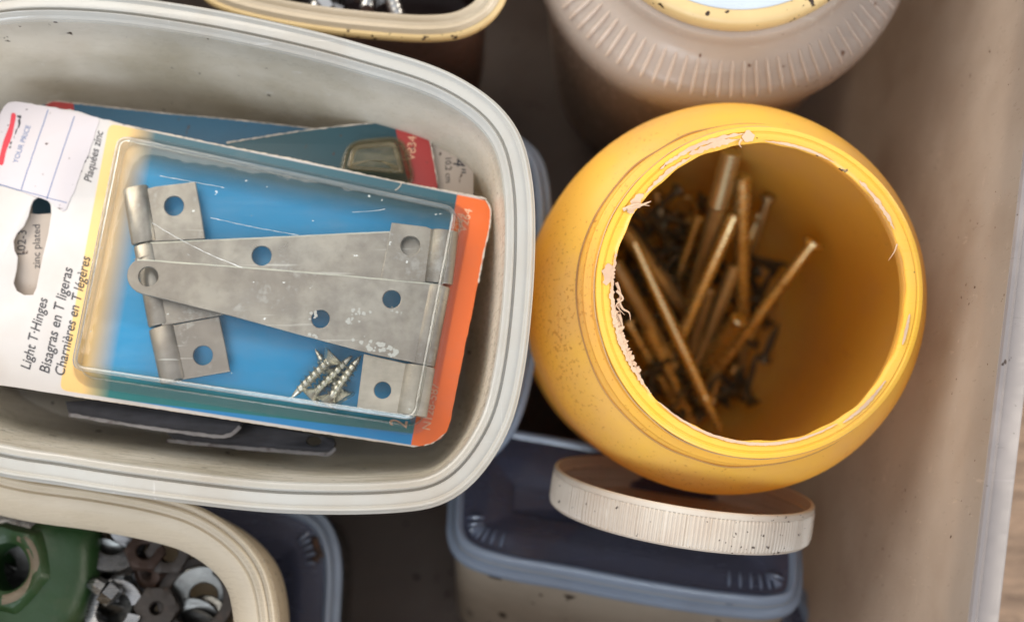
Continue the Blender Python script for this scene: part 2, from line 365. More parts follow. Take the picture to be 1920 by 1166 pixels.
# clear blister plastic: thin clear film, glossy, faint scratches
def clear(name, haze=0.06, col=(0.97, 0.97, 0.95, 1), rough=0.06, hz=(0.7, 0.75, 0.72, 1), gk=0.75, add=0.0):
    t = NT(name)
    tp = t.n('BsdfTransparent'); tp.inputs[0].default_value = col
    nm = t.bump(t.noise(17, 4, 0.6), 0.35, 0.003)
    gl = t.n('BsdfGlossy'); gl.inputs['Roughness'].default_value = rough; t.l(nm, gl.inputs['Normal'])
    fr = t.n('Fresnel'); fr.inputs[0].default_value = 1.5; t.l(nm, fr.inputs['Normal'])
    sh = t.mixs(t.math('MULTIPLY_ADD', fr.outputs[0], gk, add), tp.outputs[0], gl.outputs[0])
    df = t.n('BsdfDiffuse'); df.inputs[0].default_value = hz
    s2 = t.ramp(t.noise(26, 7, 0.75, stretch=(1, 5, 1, 0.25)), 0.45, 0.80, 0.0, haze*2.2)
    dots = t.ramp(t.noise(420, 2), 0.75, 0.77, 0, 0.5)
    sh = t.mixs(t.math('MAXIMUM', t.math('ADD', s2, haze*0.35), dots), sh, df.outputs[0])
    return t.done(sh)
M['clear'] = clear('blister_film', 0.016)
M['clear_edge'] = clear('blister_edge_film', 0.08, rough=0.2, gk=0.7, add=0.05)
M['scratch'] = clear('scratch_highlight_film', 0.55, hz=(0.85, 0.87, 0.85, 1))
M['clear_old'] = clear('yellowed_blister_film', 0.25, (0.92, 0.86, 0.72, 1), 0.12, hz=(0.40, 0.34, 0.22, 1))
# wood
t = NT('wood_grain')
v = t.tc.outputs['Object']
mp = t.n('Mapping'); mp.inputs['Rotation'].default_value = (0, 0, R(-28)); mp.inputs['Scale'].default_value = (9, 60, 9); t.l(v, mp.inputs[0])
g = t.noise(3.0, 8, 0.7, vec=mp.outputs[0], dist=1.2); g2 = t.noise(9, 6, 0.7, vec=mp.outputs[0])
c = t.mix(t.ramp(g, 0.35, 0.65), (0.11, 0.065, 0.038, 1), (0.32, 0.21, 0.135, 1))
c = t.mix(t.ramp(g2, 0.45, 0.75, 0, 0.6), c, (0.08, 0.05, 0.03, 1))
M['wood'] = t.done(t.prin(c, 0.6, 0, t.bump(g2, 0.4, 0.002)))

# ------------------------------------------------------------------ setting: wooden surface and storage bin
o = mesh('floor', [(-250, -250, -0.4), (250, -250, -0.4), (250, 250, -0.4), (-250, 250, -0.4)], [(0, 1, 2, 3)], M['wood'], smooth=0)
tag(o, kind='structure')
ZR = 21.0
a = P(1883, 600, ZR); b = P(1818, 1150, ZR)
ax = (a-b).normalized()                    # direction of the right hand wall
angb = math.atan2(ax.y, ax.x)-math.pi/2
ex = Vector((ax.y, -ax.x, 0))              # outwards through the right hand wall
Wb, Lb = 41.0, 46.0
cb = a - ex*(Wb/2) ; cb = cb - ax*((cb-Vector((0, 3.0, 0))).dot(ax)); cb.z = 0
fb = Frame(cb, (0, 0, 1), ex)
bin_ = thing('storage_bin', (cb.x, cb.y, -0.35), 'large cloudy plastic storage bin holding every jar and tub', 'storage bin')
out = resample(rrect(Wb, Lb, 5.0, 14), 280)
M['bin_floor'] = plastic('bin_base_plastic', (0.30, 0.26, 0.23, 1), (0.14, 0.10, 0.08, 1), transl=0.3, transp=0.55, rough=0.4, tint=(0.75, 0.68, 0.62, 1), blotch=0.8, specks=0.03)
v, f = sweep(out, fb, [(0.0, ZR-0.1), (0.05, ZR-0.6), (0.6, ZR-10), (1.2, 2.0), (1.5, 0.9), (2.4, 0.15), (4.0, 0.0), (4.0, -0.3), (2.4, -0.25), (1.3, 0.5), (1.0, 2.0), (0.4, ZR-10), (-0.15, ZR-0.6), (-0.15, ZR-0.1)], closed=True)
mesh('wall', v, f, M['bin'], bin_)
v, f = sweep(out, fb, [(4.0, 0.0), (4.0, -0.3)], cap0=True, cap1=True)
mesh('base_panel', v, f, M['bin_floor'], bin_)
v, f = sweep(out, fb, [(0.0, ZR-0.12), (-0.06, ZR+0.02), (-0.16, ZR+0.06), (-0.26, ZR-0.02), (-0.30, ZR-0.10), (-0.85, ZR-0.16), (-0.98, ZR-0.25), (-1.02, ZR-1.2), (-0.94, ZR-1.2), (-0.88, ZR-0.32), (-0.2, ZR-0.26)], closed=True)
mesh('rim', v, f, M['bin_rim'], bin_)
print('BIN', cb, math.degrees(angb))

# ------------------------------------------------------------------ tub builder
def tub(name, fr, outline, label, cat, depth, taper, mats, rimprof=None, lipw=1.0, base_r=1.0, group=None, th=0.12, rim_th=0.07, rimname='rim'):
    c = fr.w(sum(p[0] for p in outline)/len(outline), sum(p[1] for p in outline)/len(outline), -depth)
    root = thing(name, c, label, cat, group)
    w0 = lipw
    wall = [(w0, -0.30), (w0+0.10, -0.8), (w0+0.10+taper*0.5, -depth*0.5), (w0+0.1+taper, -depth+base_r), (w0+0.1+taper+base_r*0.3, -depth+base_r*0.35), (w0+0.1+taper+base_r, -depth+th)]
    outer = [(w0+0.1+taper+base_r, -depth), (w0+0.1+taper+base_r*0.3-th*0.8, -depth+base_r*0.3), (w0+0.1+taper-th, -depth+base_r), (w0+0.1+taper*0.5-th, -depth*0.5), (w0+0.1-th, -0.8), (w0-th, -0.33)]
    v, f = sweep(outline, fr, wall+outer, closed=True)
    mb = MB().add(v, f)
    v, f = sweep(outline, fr, [(w0+0.1+taper+base_r, -depth+th), (w0+0.1+taper+base_r, -depth)], cap0=True, cap1=True)
    mb.add(v, f)
    mb.build('body', mats[0], root)
    v, f = sweep(outline, fr, rimprof, closed=True)
    mesh(rimname, v, f, mats[1], root)
    return root

RIM1 = [(0.06, -0.62), (0.0, -0.55), (0.0, -0.22), (0.04, -0.17), (0.07, -0.17), (0.08, -0.05), (0.12, 0.0), (0.18, -0.01), (0.21, -0.08), (0.26, -0.12), (0.55, -0.06), (0.61, -0.07), (0.64, -0.22), (0.69, -0.23), (0.72, -0.05), (0.76, 0.0), (0.80, -0.03), (0.84, -0.14), (0.92, -0.20), (0.96, -0.22), (1.02, -0.36),
        (0.92, -0.36), (0.80, -0.30), (0.66, -0.32), (0.58, -0.16), (0.30, -0.22), (0.18, -0.16), (0.14, -0.22), (0.10, -0.55)]
# hinge tub
f20 = flat(20.0)
hp = [(-330, 380), (-320, 230), (-270, 110), (-160, 30), (0, -14), (180, -16), (380, 10), (573, 50), (703, 85), (807, 117), (880, 152), (940, 198), (980, 258), (1000, 345), (1004, 450), (998, 570), (984, 690), (962, 785), (925, 858), (880, 912), (830, 944), (770, 958), (650, 964), (500, 960), (350, 944), (200, 924), (100, 908), (0, 893), (-120, 860), (-240, 790), (-310, 660), (-332, 520)]
ho = smooth_outline([f20.pix(*p) for p in hp], 260)
RIMH = [(o*0.98, h) for i, (o, h) in enumerate(RIM1)]
hinge_tub = tub('plastic_tub', f20, ho, 'big cloudy white plastic tub holding the blue hinge packet', 'tub', 8.2, 0.85, (M['tub'], M['tub_rim']), RIMH, lipw=0.98, base_r=1.3)

# lidded container under the hinge tub, its corner shows to the right of the tub
def lidded(name, fr, outline, label, depth, matlid, matrim, matbody, taper=0.5, lip=0.7, drop=0.55, ribs=(), rib_r=(1.0, 1.9), cat='food container', group=None, recess=0.45, rw=2.3):
    c = fr.w(sum(p[0] for p in outline)/len(outline), sum(p[1] for p in outline)/len(outline), -depth)
    root = thing(name, c, label, cat, group)
    v, f = sweep(outline, fr, [(lip*0.6, -0.4), (lip*0.7+taper, -depth+0.5), (lip*0.7+taper+0.5, -depth), (lip*0.7+taper+0.5, -depth+0.1), (lip*0.7+taper+0.12, -depth+0.55), (lip*0.6+0.12, -0.4)], closed=True)
    mb = MB().add(v, f)
    v, f = sweep(outline, fr, [(lip*0.7+taper+0.5, -depth+0.1), (lip*0.7+taper+0.5, -depth)], cap0=True, cap1=True); mb.add(v, f)
    mb.build('body', matbody, root)
    lid = sweep(outline, fr, [(0.10, -drop-0.3), (0.0, -drop-0.28), (-0.02, -drop), (0.02, -drop+0.08), (0.12, -drop+0.12), (0.24, -drop+0.13), (0.27, -0.22), (0.31, -0.08), (0.38, 0.0), (0.48, 0.02), (0.58, -0.05), (0.66, -0.18),
                              (0.58, -0.22), (0.48, -0.10), (0.40, -0.12), (0.36, -0.2), (0.33, -drop+0.05), (0.18, -drop), (0.08, -drop-0.1)], closed=True)
    lo = mesh('lid', lid[0], lid[1], matrim, root)
    v, f = sweep(outline, fr, [(0.64, -0.17), (0.9, -0.16), (1.5, -0.18), (1.75, -0.22), (rw-0.1, -recess-0.1), (rw+0.05, -recess-0.16)], cap1=True)
    v2, f2 = sweep(outline, fr, [(0.64, -0.22), (0.9, -0.21), (1.5, -0.23), (1.68, -0.27), (rw-0.16, -recess-0.15), (rw+0.02, -recess-0.21)], cap1=True)
    MB().add(v, f).add(v2, f2).build('lid_panel', matlid, lo)
    nr = normals2(outline); n = len(outline)
    if ribs:
        for (i0, i1, st) in ribs:
            rb = MB()
            for i in range(i0, i1, st):
                p, q = outline[i % n], nr[i % n]
                pts = [fr.w(p[0]+q[0]*r, p[1]+q[1]*r, -0.14+0.07*math.sin(math.pi*k/5)) for k, r in enumerate([rib_r[0]+(rib_r[1]-rib_r[0])*j/5 for j in range(6)])]
                rb.add(*tube(pts, [0.03, 0.06, 0.07, 0.065, 0.06, 0.03], 8))
            rb.build('grip_ribs', M['ribblue'], lo)
    return root
def idx_near(fr, outline, px, py):
    q = fr.pix(px, py); return min(range(len(outline)), key=lambda i: math.dist(outline[i], q))

f11 = flat(11.6)
up = [(-150, 300), (0, 200), (300, 180), (700, 190), (900, 215), (985, 255), (1022, 300), (1036, 400), (1030, 520), (1010, 640), (985, 760), (950, 830), (890, 870), (700, 890), (300, 880), (0, 850), (-150, 700)]
uo = smooth_outline([f11.pix(*p) for p in up], 220)
i0, i1 = sorted((idx_near(f11, uo, 990, 255), idx_near(f11, uo, 1034, 420)))
lidded('food_container', f11, uo, 'clear bluish lidded container hidden under the hinge tub, only its right corner showing', 11.3, M['bluelid'], M['bluerim'], M['smoke'], ribs=[(i0, i1, 2)])

# ------------------------------------------------------------------ hinge packet
ZC = 17.0
fc = flat(ZC)
def curve_px(pts, closed=False, sub=6): return catmull(pts, closed, sub)
random.seed(3)
card_top = jag([(40, 192), (140, 208), (250, 239), (420, 274), (560, 301), (740, 340), (858, 363)], 1.2, 9, False)
card_out = [(12, 205), (22, 194)] + card_top + [(858, 363), (893, 369), (910, 376), (919, 390), (920, 406)] + jag([(920, 412), (905, 490), (880, 610), (858, 720), (842, 800)], 0.8, 14, False) + [(838, 808), (826, 822), (805, 833), (775, 838)] + jag([(765, 836), (500, 797), (200, 752), (0, 722), (-98, 706)], 0.6, 20, False) + [(-110, 690)]
slot = [(57, 388), (62, 376), (73, 368), (86, 371), (95, 384), (96, 402), (90, 440), (80, 480), (68, 540), (62, 553), (45, 553), (31, 545), (25, 531), (31, 505), (33, 482), (27, 470), (25, 452), (31, 438), (44, 424), (53, 405)]
pk = thing('hinge_packet', P(420, 540, ZC), 'open-ended blue and orange blister packet of T hinges with white header', 'hinge packet')
# print of the card as a material driven by straight lines on the card plane
t = NT('packet_print')
sx = t.n('SeparateXYZ'); t.l(t.tc.outputs['Object'], sx.inputs[0])
B0 = BASE[pk.name]
def ld(p, q):
    """signed distance in cm from the pixel line p->q, positive to its right in the image"""
    a = P(*p, ZC)-B0; b = P(*q, ZC)-B0; d = (b-a).normalized(); n = Vector((d.y, -d.x))
    return t.math('MULTIPLY_ADD', sx.outputs[0], n.x*100, t.math('MULTIPLY_ADD', sx.outputs[1], n.y*100, -(a.x*n.x+a.y*n.y)))
dl = ld((110, 735), (203, 236))          # right of the white header
dt = ld((203, 234), (858, 368))          # below the top edge of the print
db = ld((770, 834), (110, 731))          # above the lower edge of the print
do = ld((770, 837), (858, 362))          # right of this: orange
sm = t.n('Math', operation='SMOOTH_MIN'); t.l(dl, sm.inputs[0]); t.l(db, sm.inputs[1]); sm.inputs[2].default_value = 0.45
sm2 = t.n('Math', operation='SMOOTH_MIN'); t.l(sm.outputs[0], sm2.inputs[0]); t.l(t.math('ADD', dt, 0.06), sm2.inputs[1]); sm2.inputs[2].default_value = 0.45
panel = t.ramp(sm2.outputs[0], -0.01, 0.02)
white = t.mix(t.ramp(t.noise(40, 5), 0.45, 0.75, 0, 0.5), (0.57, 0.54, 0.52, 1), (0.45, 0.39, 0.34, 1))
yel = (0.78, 0.50, 0.18, 1); blue = (0.0, 0.265, 0.55, 1); teal = (0.022, 0.10, 0.135, 1); green = (0.012, 0.17, 0.17, 1); strip = (0.02, 0.22, 0.50, 1); orange = (0.78, 0.15, 0.03, 1)
c = t.mix(t.ramp(dt, 0.75, 1.55), teal, blue)
c = t.mix(t.ramp(db, 1.15, 0.60), c, green)
dbs = ld((770, 812), (150, 741))
c = t.mix(t.ramp(dbs, 0.02, -0.02), c, strip)
c = t.mix(t.ramp(dl, 0.75, 1.75), yel, c)
c = t.mix(t.ramp(do, -0.01, 0.01), c, orange)
c = t.mix(panel, white, t.mix(t.ramp(t.noise(30, 6, 0.7), 0.5, 0.8, 0, 0.2), c, (0.25, 0.22, 0.20, 1)))
M['print'] = t.done(t.prin(c, 0.42, 0, t.bump(t.noise(30, 4), 0.12, 0.001), spec=0.5))
cardo = plate('backing_card', fc, card_out, [slot], -0.06, 0.06, M['print'], pk, bevel=0.008)
fct = Frame((0, 0, ZC+0.004))
# worn white edge along the top and the right side of the card
random.seed(11)
wb = MB()
def ragged(fr, pts, w0, w1, h, mb, step=5):
    q = resample(catmull(pts, False, 8), max(4, int(sum(math.dist(pts[i], pts[i+1]) for i in range(len(pts)-1))/step)), False)
    vs = []; fs = []
    for i, p in enumerate(q):
        a = q[max(0, i-1)]; b = q[min(len(q)-1, i+1)]; d = Vector((b[0]-a[0], b[1]-a[1])).normalized(); n = Vector((-d.y, d.x))
        w = random.uniform(w0, w1)
        k = random.uniform(-0.4, 0.4)
        for s_, hh in ((-w/2+k, -0.02), (-w/2+k, h), (w/2+k, h), (w/2+k, -0.02)):
            u = fr.pix(p[0]+n.x*s_, p[1]+n.y*s_); vs.append(fr.w(u[0], u[1], hh))
    for i in range(len(q)-1):
        for j in range(4): fs.append((4*i+j, 4*i+(j+1) % 4, 4*i+4+(j+1) % 4, 4*i+4+j))
    mb.add(vs, fs)
ragged(fc, [(205, 229), (420, 273.5), (560, 300.5), (740, 339.5), (895, 369), (912, 377), (920, 395), (919, 420)], 0.6, 3.0, 0.012, wb)
ragged(fc, [(919, 420), (915, 440), (906, 480), (897, 530)], 0.2, 3.6, 0.012, wb)
ragged(fc, [(770, 836), (560, 806), (330, 771), (140, 743)], 0.3, 1.6, 0.012, wb)
ragged(fc, [(795, 835), (815, 828), (835, 812)], 0.3, 2.5, 0.012, wb)
wb.build('worn_edge', M['torn'], pk, smooth=0)
ragged_small = MB(); ragged(fc, [(753, 341), (750, 350), (741, 357)], 1.2, 2.2, 0.02, ragged_small, 3); ragged_small.build('tear', M['torn'], pk, smooth=0)
def txt(s, p0, p1, mat='ink', h=0.010, fr=None, par=None, **k): return text(s, fr or fc, p0, p1, h, M[mat], par or pk, **k)
txt('Light T·Hinges', (56, 693), (90, 560), shear=0.22, hscale=1.15, bold=0.006)
txt('Bisagras en T ligeras', (92, 700), (137, 503), shear=0.22, hscale=1.15, bold=0.006)
txt('Charnières en T légères', (120, 704), (170, 482), shear=0.22, hscale=1.15, bold=0.006)
txt('Plaquées zinc', (171, 342), (194, 247), shear=0.22, hscale=1.15, bold=0.006)
txt('N128-587', (806, 806), (824, 720), 'paleink')
txt('V264', (873, 437), (886, 394), 'paleink')
txt('V284', (862, 440), (872, 402), 'paleink', name='ghost_lettering')
txt('2', (762, 803), (765, 790), 'paleink', hscale=1.6)
# sticker
fs = flat(ZC+0.012)
st_out = [(28, 191), (40, 192), (110, 205), (184, 221), (186, 228)] + jag([(182, 240), (165, 292), (152, 322), (142, 352), (130, 380)], 1.2, 8, False) + [(124, 393), (117, 396), (108, 390), (96, 380)] + jag([(88, 376), (50, 363), (0, 345), (-40, 335)], 1.0, 10, False) + [(-30, 300), (0, 215), (8, 200), (16, 193)]
stk = plate('price_sticker', fs, st_out, [], 0, 0.014, M['sticker'], pk, bevel=0.002)
def ribbon(fr, pts, w, h, mat, par, name):
    mb = MB(); ragged(fr, pts, w, w, h, mb, 12); return mb.build(name, mat, par, smooth=0)
ribbon(fs, [(91, 206), (65, 281), (40, 356)], 1.6, 0.02, M['blueink'], stk, 'ruled_line')
ribbon(fs, [(140, 219), (113, 298), (88, 374)], 1.6, 0.02, M['blueink'], stk, 'ruled_line')
ribbon(fs, [(-20, 341), (60, 363), (126, 381)], 1.4, 0.02, M['blueink'], stk, 'ruled_line')
plate('red_swoosh', fs, catmull([(30, 216), (22, 214), (18, 236), (8, 262), (1, 288), (-3, 306), (6, 309), (12, 284), (22, 258), (27, 236)], True, 4), [], 0.014, 0.006, M['red'], stk, bevel=0.001)
text('YOUR PRICE', fs, (33, 307), (58, 237), 0.02, M['blueink'], stk)
# broken script word whose lower half is torn off: only fragments of letters remain
for (pl) in ([(32, 217), (40, 217), (40, 223), (33, 221)], [(34, 226), (38, 222), (39, 232), (36, 240), (33, 242), (35, 234)], [(30, 244), (33, 241), (31, 250), (28, 254)], [(20, 266), (23, 266), (21, 272), (19, 271)], [(18, 275), (21, 274), (20, 279), (17, 278)], [(27, 256), (28, 256), (27, 260), (26, 260)]):
    plate('script_fragment', fs, pl, [], 0.014, 0.006, M['ink'], stk, bevel=0.0005)
for (pl) in ([(163, 292), (166, 293), (165, 298), (162, 297)], [(158, 301), (162, 300), (160, 305), (157, 304)], [(153, 311), (156, 311), (155, 315), (152, 314)], [(151, 319), (154, 320), (153, 323), (151, 322)]):
    plate('letter_fragment', fs, pl, [], -0.004, 0.008, M['ink'], pk, bevel=0.0005)
# loose flap of paper inside the hang slot
fsl = flat(ZC-0.35)
flap = plate('slot_flap', fsl, [(50, 399), (70, 402), (98, 400), (110, 420), (100, 560), (20, 570), (10, 420)], [], -0.05, 0.05, M['card_beige'], pk, bevel=0.005)
text('zinc plated', fsl, (75, 503), (75, 421), 0.008, M['ink'], flap)
text('102-3', fsl, (47, 477), (50, 432), 0.008, M['ink'], flap)

# blister
def blister(fr, corners, hgt, rad, inset, mat, matedge, par, name='blister', flange=0.35, topname='blister'):
    q = [Vector(fr.pix(*p)) for p in corners]
    n = len(q); out = []
    for i in range(n):
        p = q[i]; a = (q[i-1]-p).normalized(); b = (q[(i+1) % n]-p).normalized()
        A = p+a*rad; B = p+b*rad
        for j in range(9):
            s_ = j/8; out.append(tuple(A*(1-s_)**2+p*2*s_*(1-s_)+B*s_**2))
    if area2(out) < 0: out = out[::-1]
    out = resample(out, 220)
    prof = [(-flange, 0.03), (-0.03, 0.035), (0.02, 0.07), (inset*0.5, hgt*0.75), (inset*0.62, hgt*0.88), (inset*0.8, hgt*0.96), (inset+0.06, hgt)]
    v, f = sweep(out, fr, prof); nn = len(out)
    # domed flat top built as a fan of rings so that it stays smooth
    nr = normals2(out); c = Vector((sum(p[0] for p in out)/nn, sum(p[1] for p in out)/nn))
    ring = [Vector((p[0]+r[0]*(inset+0.1), p[1]+r[1]*(inset+0.1))) for p, r in zip(out, nr)]
    k0 = len(v)-nn
    for j, s_ in enumerate((0.85, 0.6, 0.3)):
        v += [fr.w(*(c+(r-c)*s_), hgt+0.03*(1-s_)) for r in ring]
        for i in range(nn):
            f.append((k0+i, k0+(i+1) % nn, k0+nn+(i+1) % nn, k0+nn+i))
        k0 += nn
    f.append(tuple(k0+i for i in range(nn)))
    o = mesh(name, v, f, mat, par, smooth=60)
    # thicker drawn ridge round the top edge and the heat seal round the base
    rg = MB()
    for off, h, r in ((inset*0.8, hgt*0.94, 0.085), (-0.02, 0.05, 0.03)):
        pts = [fr.w(p[0]+q_[0]*off, p[1]+q_[1]*off, h) for p, q_ in zip(out, nr)]
        n8 = 8; rings = []
        for i, p in enumerate(pts):
            nrm = fr.a*nr[i][0]+fr.b*nr[i][1]
            rings.append([p+nrm*r*math.cos(2*math.pi*k/n8)+fr.n*r*math.sin(2*math.pi*k/n8) for k in range(n8)])
        v2 = [x for rr in rings for x in rr]; L = len(rings)
        rg.add(v2, [(i*n8+k, i*n8+(k+1) % n8, ((i+1) % L)*n8+(k+1) % n8, ((i+1) % L)*n8+k) for i in range(L) for k in range(n8)])
    rg.build('blister_ridge', matedge, o)
    return o
bl = blister(fc, [(238, 268), (866, 402), (790, 800), (150, 704)], 1.30, 0.55, 0.20, M['clear'], M['clear_edge'], pk)

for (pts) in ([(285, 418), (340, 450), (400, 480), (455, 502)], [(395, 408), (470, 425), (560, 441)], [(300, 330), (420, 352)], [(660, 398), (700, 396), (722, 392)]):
    mb = MB(); ragged(flat(ZC+1.335), pts, 0.5, 1.2, 0.012, mb, 8); mb.build('scratch', M['scratch'], bl, smooth=0)  # whitish ribbons: scratches plus a crease highlight painted on as pale film
# hinges
def leafplate(name, z, out, holes, mat, par, th=0.13, rim=True):
    fr = flat(z)
    o = plate(name, fr, out, holes, 0, th, mat, par, bevel=0.022, smooth=0)
    return o
def knuckle(p0, p1, z, r, par, mat, name='knuckle'):
    a = P(*p0, z); b = P(*p1, z)
    mb = MB().add(*tube([a, a+(b-a)*0.02, a+(b-a)*0.98, b], [r*0.93, r, r, r*0.93], 20))
    for q in mb.v: q.z = z+(q.z-z)*(0.62 if q.z > z else 1)
    d = (b-a).normalized(); n = Vector((-d.y, d.x, 0))
    for q in mb.v: q += n*((q-a).dot(n)*0.18)
    return mb.build(name, mat, par, smooth=50)
HR = 18.5
z1 = ZC+0.30
h1 = thing('t_hinge', P(340, 530, ZC+0.06), 'zinc T hinge lying underneath, its cross leaf at the left end of the packet', 'hinge', 'hinges in the blister packet')
leafplate('strap', z1, [(272, 456), (500, 446), (735, 435), (800, 440), (812, 470), (800, 500), (740, 520), (500, 560), (415, 592), (305, 612)], [circ(492, 481, HR)], M['zinc'], h1)
leafplate('leaf', z1-0.02, [(292, 352), (368, 343), (377, 392), (386, 449), (276, 455), (262, 360)], [circ(328, 388, HR)], M['zinc'], h1)
leafplate('leaf', z1-0.02, [(306, 613), (330, 610), (412, 594), (424, 650), (433, 697), (345, 712), (322, 700)], [circ(382, 667, HR)], M['zinc'], h1)
knuckle((254, 352), (271, 456), z1+0.04, 0.38, h1, M['zinc'])
knuckle((272, 459), (300, 610), z1-0.02, 0.34, h1, M['zinc'])
knuckle((303, 614), (325, 714), z1+0.04, 0.38, h1, M['zinc'])
z2 = ZC+0.80
h2 = thing('t_hinge', P(780, 600, ZC+0.06), 'zinc T hinge on top, long strap tapering left, cross leaf by the orange end', 'hinge', 'hinges in the blister packet')
tip = [(280+40*math.cos(a), 518+36*math.sin(a)) for a in [R(x) for x in range(110, 251, 14)]]
leafplate('strap', z2, [(258, 487), (500, 505), (700, 522), (828, 535), (815, 610), (801, 685), (700, 665), (560, 628), (430, 592), (300, 560)] + tip, [circ(280, 520, HR), circ(735, 562, 17), circ(602, 599, 17)], M['zinc'], h2)
leafplate('leaf', z2-0.08, [(735, 419), (800, 427), (812, 432), (803, 531), (790, 531), (714, 525)], [circ(770, 462, 18)], M['zinc'], h2)
leafplate('leaf', z2-0.10, [(683, 664), (760, 682), (775, 685), (757, 776), (745, 776), (670, 765)], [circ(718, 732, 16)], M['zinc_pale'], h2)
knuckle((834, 433), (822, 532), z2-0.02, 0.42, h2, M['zinc'])
knuckle((821, 536), (791, 684), z2-0.06, 0.38, h2, M['zinc'])
knuckle((788, 686), (772, 778), z2-0.04, 0.44, h2, M['zinc_pale'])
# bright cut edges along the straps
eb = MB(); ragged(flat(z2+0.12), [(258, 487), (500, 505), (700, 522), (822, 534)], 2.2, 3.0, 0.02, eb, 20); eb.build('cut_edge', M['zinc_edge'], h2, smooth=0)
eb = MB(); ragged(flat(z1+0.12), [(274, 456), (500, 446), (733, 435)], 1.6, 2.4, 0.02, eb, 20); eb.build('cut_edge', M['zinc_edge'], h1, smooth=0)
# white corrosion blooms on the strap
random.seed(5)
cb_ = MB()
fz = flat(z2+0.136)
for (x, y, s_, n_) in ((672, 587, 15, 10), (660, 602, 13, 7), (700, 650, 20, 12), (730, 662, 18, 10), (590, 590, 14, 7), (745, 582, 10, 6), (680, 665 - 20, 22, 8), (590, 632, 14, 6)):
    for k in range(n_):
        cx, cy, r = x+random.gauss(0, s_*0.6), y+random.gauss(0, s_*0.35), random.uniform(0.8, s_*0.32)
        if cy > 487+(cx-258)*0.0+ (cx-258)*0.255+60: continue
        q = [fz.pix(cx+r*math.cos(2*math.pi*i/9)*random.uniform(0.6, 1.3), cy+r*math.sin(2*math.pi*i/9)*random.uniform(0.6, 1.3)) for i in range(9)]
        c0 = fz.pix(cx, cy); k0 = 0.004+random.random()*0.004
        vs = [fz.w(*p, 0) for p in q]+[fz.w(*c0, k0)]
        cb_.add(vs, [(i, (i+1) % 9, 9) for i in range(9)])
M['bloom'] = paper('corrosion_bloom', (0.66, 0.66, 0.62, 1), (0.5, 0.5, 0.46, 1))
cb_.build('corrosion', M['bloom'], h2)

# screws
def screw(name, label, group, mat, L=1.9, r=0.17, headr=0.38, thread=True, pitch=0.19, cat='screw', pointed=True):
    """wood screw pointing down local -z from its head at the origin"""
    root = thing(name, (0, 0, 0), label, cat, group)
    prof = [(0.02, -L), (r*0.35, -L+0.12), (r*0.6, -L+0.4), (r*0.68, -L+0.6), (r*0.7, -0.35), (r*0.8, -0.28)]
    mb = MB().add(*revolve((0, 0, 0), (0, 0, 1), prof, 16, cap0=True, cap1=True))
    n = 16; turns = (L-0.35)/pitch; steps = int(turns*n); vs = []; fs = []
    for i in range(steps+1):
        a = 2*math.pi*i/n; z = -0.33-pitch*i/n; k = min(1, (L+z)/0.6*0.9+0.1)
        for (rr, dz) in ((r*0.62*k, pitch*0.32), (r*1.12*k, 0), (r*0.62*k, -pitch*0.32)):
            vs.append((rr*math.cos(a), rr*math.sin(a), z+dz))
    for i in range(steps):
        for j in range(2): fs.append((3*i+j, 3*i+j+1, 3*i+4+j, 3*i+3+j))
    mb.add(vs, fs); mb.build('shank', mat, root)
    MB().add(*revolve((0, 0, 0), (0, 0, 1), [(r*0.8, -0.30), (headr*0.95, -0.03), (headr, 0.0), (headr*0.9, 0.03), (0.12, 0.03), (0.05, -0.06)], 24, cap0=True, cap1=True)).build('head', mat, root)
    return root
def orient(o, head, tip, roll=0):
    d = (Vector(head)-Vector(tip)).normalized()
    q = d.to_track_quat('Z', 'Y') @ Matrix.Rotation(roll, 3, 'Z').to_quaternion()
    o.rotation_mode = 'QUATERNION'; o.rotation_quaternion = q; o.location = Vector(head)*U
sc0 = screw('wood_screw', 'zinc wood screw in the packet, head at the upper end, leftmost of the four', 'screws in the blister packet', M['screw'], L=2.0, r=0.21, headr=0.42, pitch=0.21)
spots = [((626, 667), (562, 730), 0.50, None),
         ((582, 745), (650, 677), 0.35, 'zinc wood screw second from left in the packet, point upward'),
         ((612, 757), (670, 676), 0.45, 'zinc wood screw third from left in the packet, head on the blister edge'),
         ((646, 748), (612, 690), 0.22, 'zinc wood screw mostly hidden under the others, head nearest the corroded hinge leaf')]
for i, (hd, tp, dz, lab) in enumerate(spots):
    o = sc0 if i == 0 else copy_tree(sc0)
    if lab: o['label'] = lab
    a = P(*hd, ZC+dz); b = P(*tp, ZC+dz); d = (a-b).normalized()
    orient(o, a, b, i)

# ------------------------------------------------------------------ cards and plates below the packet
random.seed(21)
f155 = flat(16.1)
pb = thing('hinge_packet', P(640, 330, 16.0), 'dark teal packet with a red end strip behind the top packet', 'hinge packet', 'older packets under the top packet')
plate('backing_card', f155, jag([(425, 268), (580, 244), (735, 228)], 1, 10, False) + [(736, 228), (780, 231), (796, 240), (803, 256)] + jag([(805, 262), (815, 310), (824, 370), (820, 420)], 1, 10, False) + [(400, 420)], [], -0.06, 0.06, M['card_teal'], pb, bevel=0.006)
plate('end_strip', f155, [(738, 228.6), (779, 231.6), (795, 240.6), (802, 256), (806, 270), (814, 310), (823, 370), (819, 400), (775, 390), (765, 340)], [], 0.002, 0.008, M['card_red'], pb, bevel=0.001)
wb = MB(); ragged(f155, [(425, 268), (580, 244), (735, 228), (780, 231), (797, 240), (806, 264), (815, 312), (821, 345)], 0.5, 2.8, 0.014, wb); wb.build('worn_edge', M['torn'], pb, smooth=0)
text('V834', f155, (778, 302), (781, 256), 0.014, M['paleink'], pb)
text('V8', f155, (767, 304), (772, 285), 0.014, M['paleink'], pb, name='ghost_lettering')
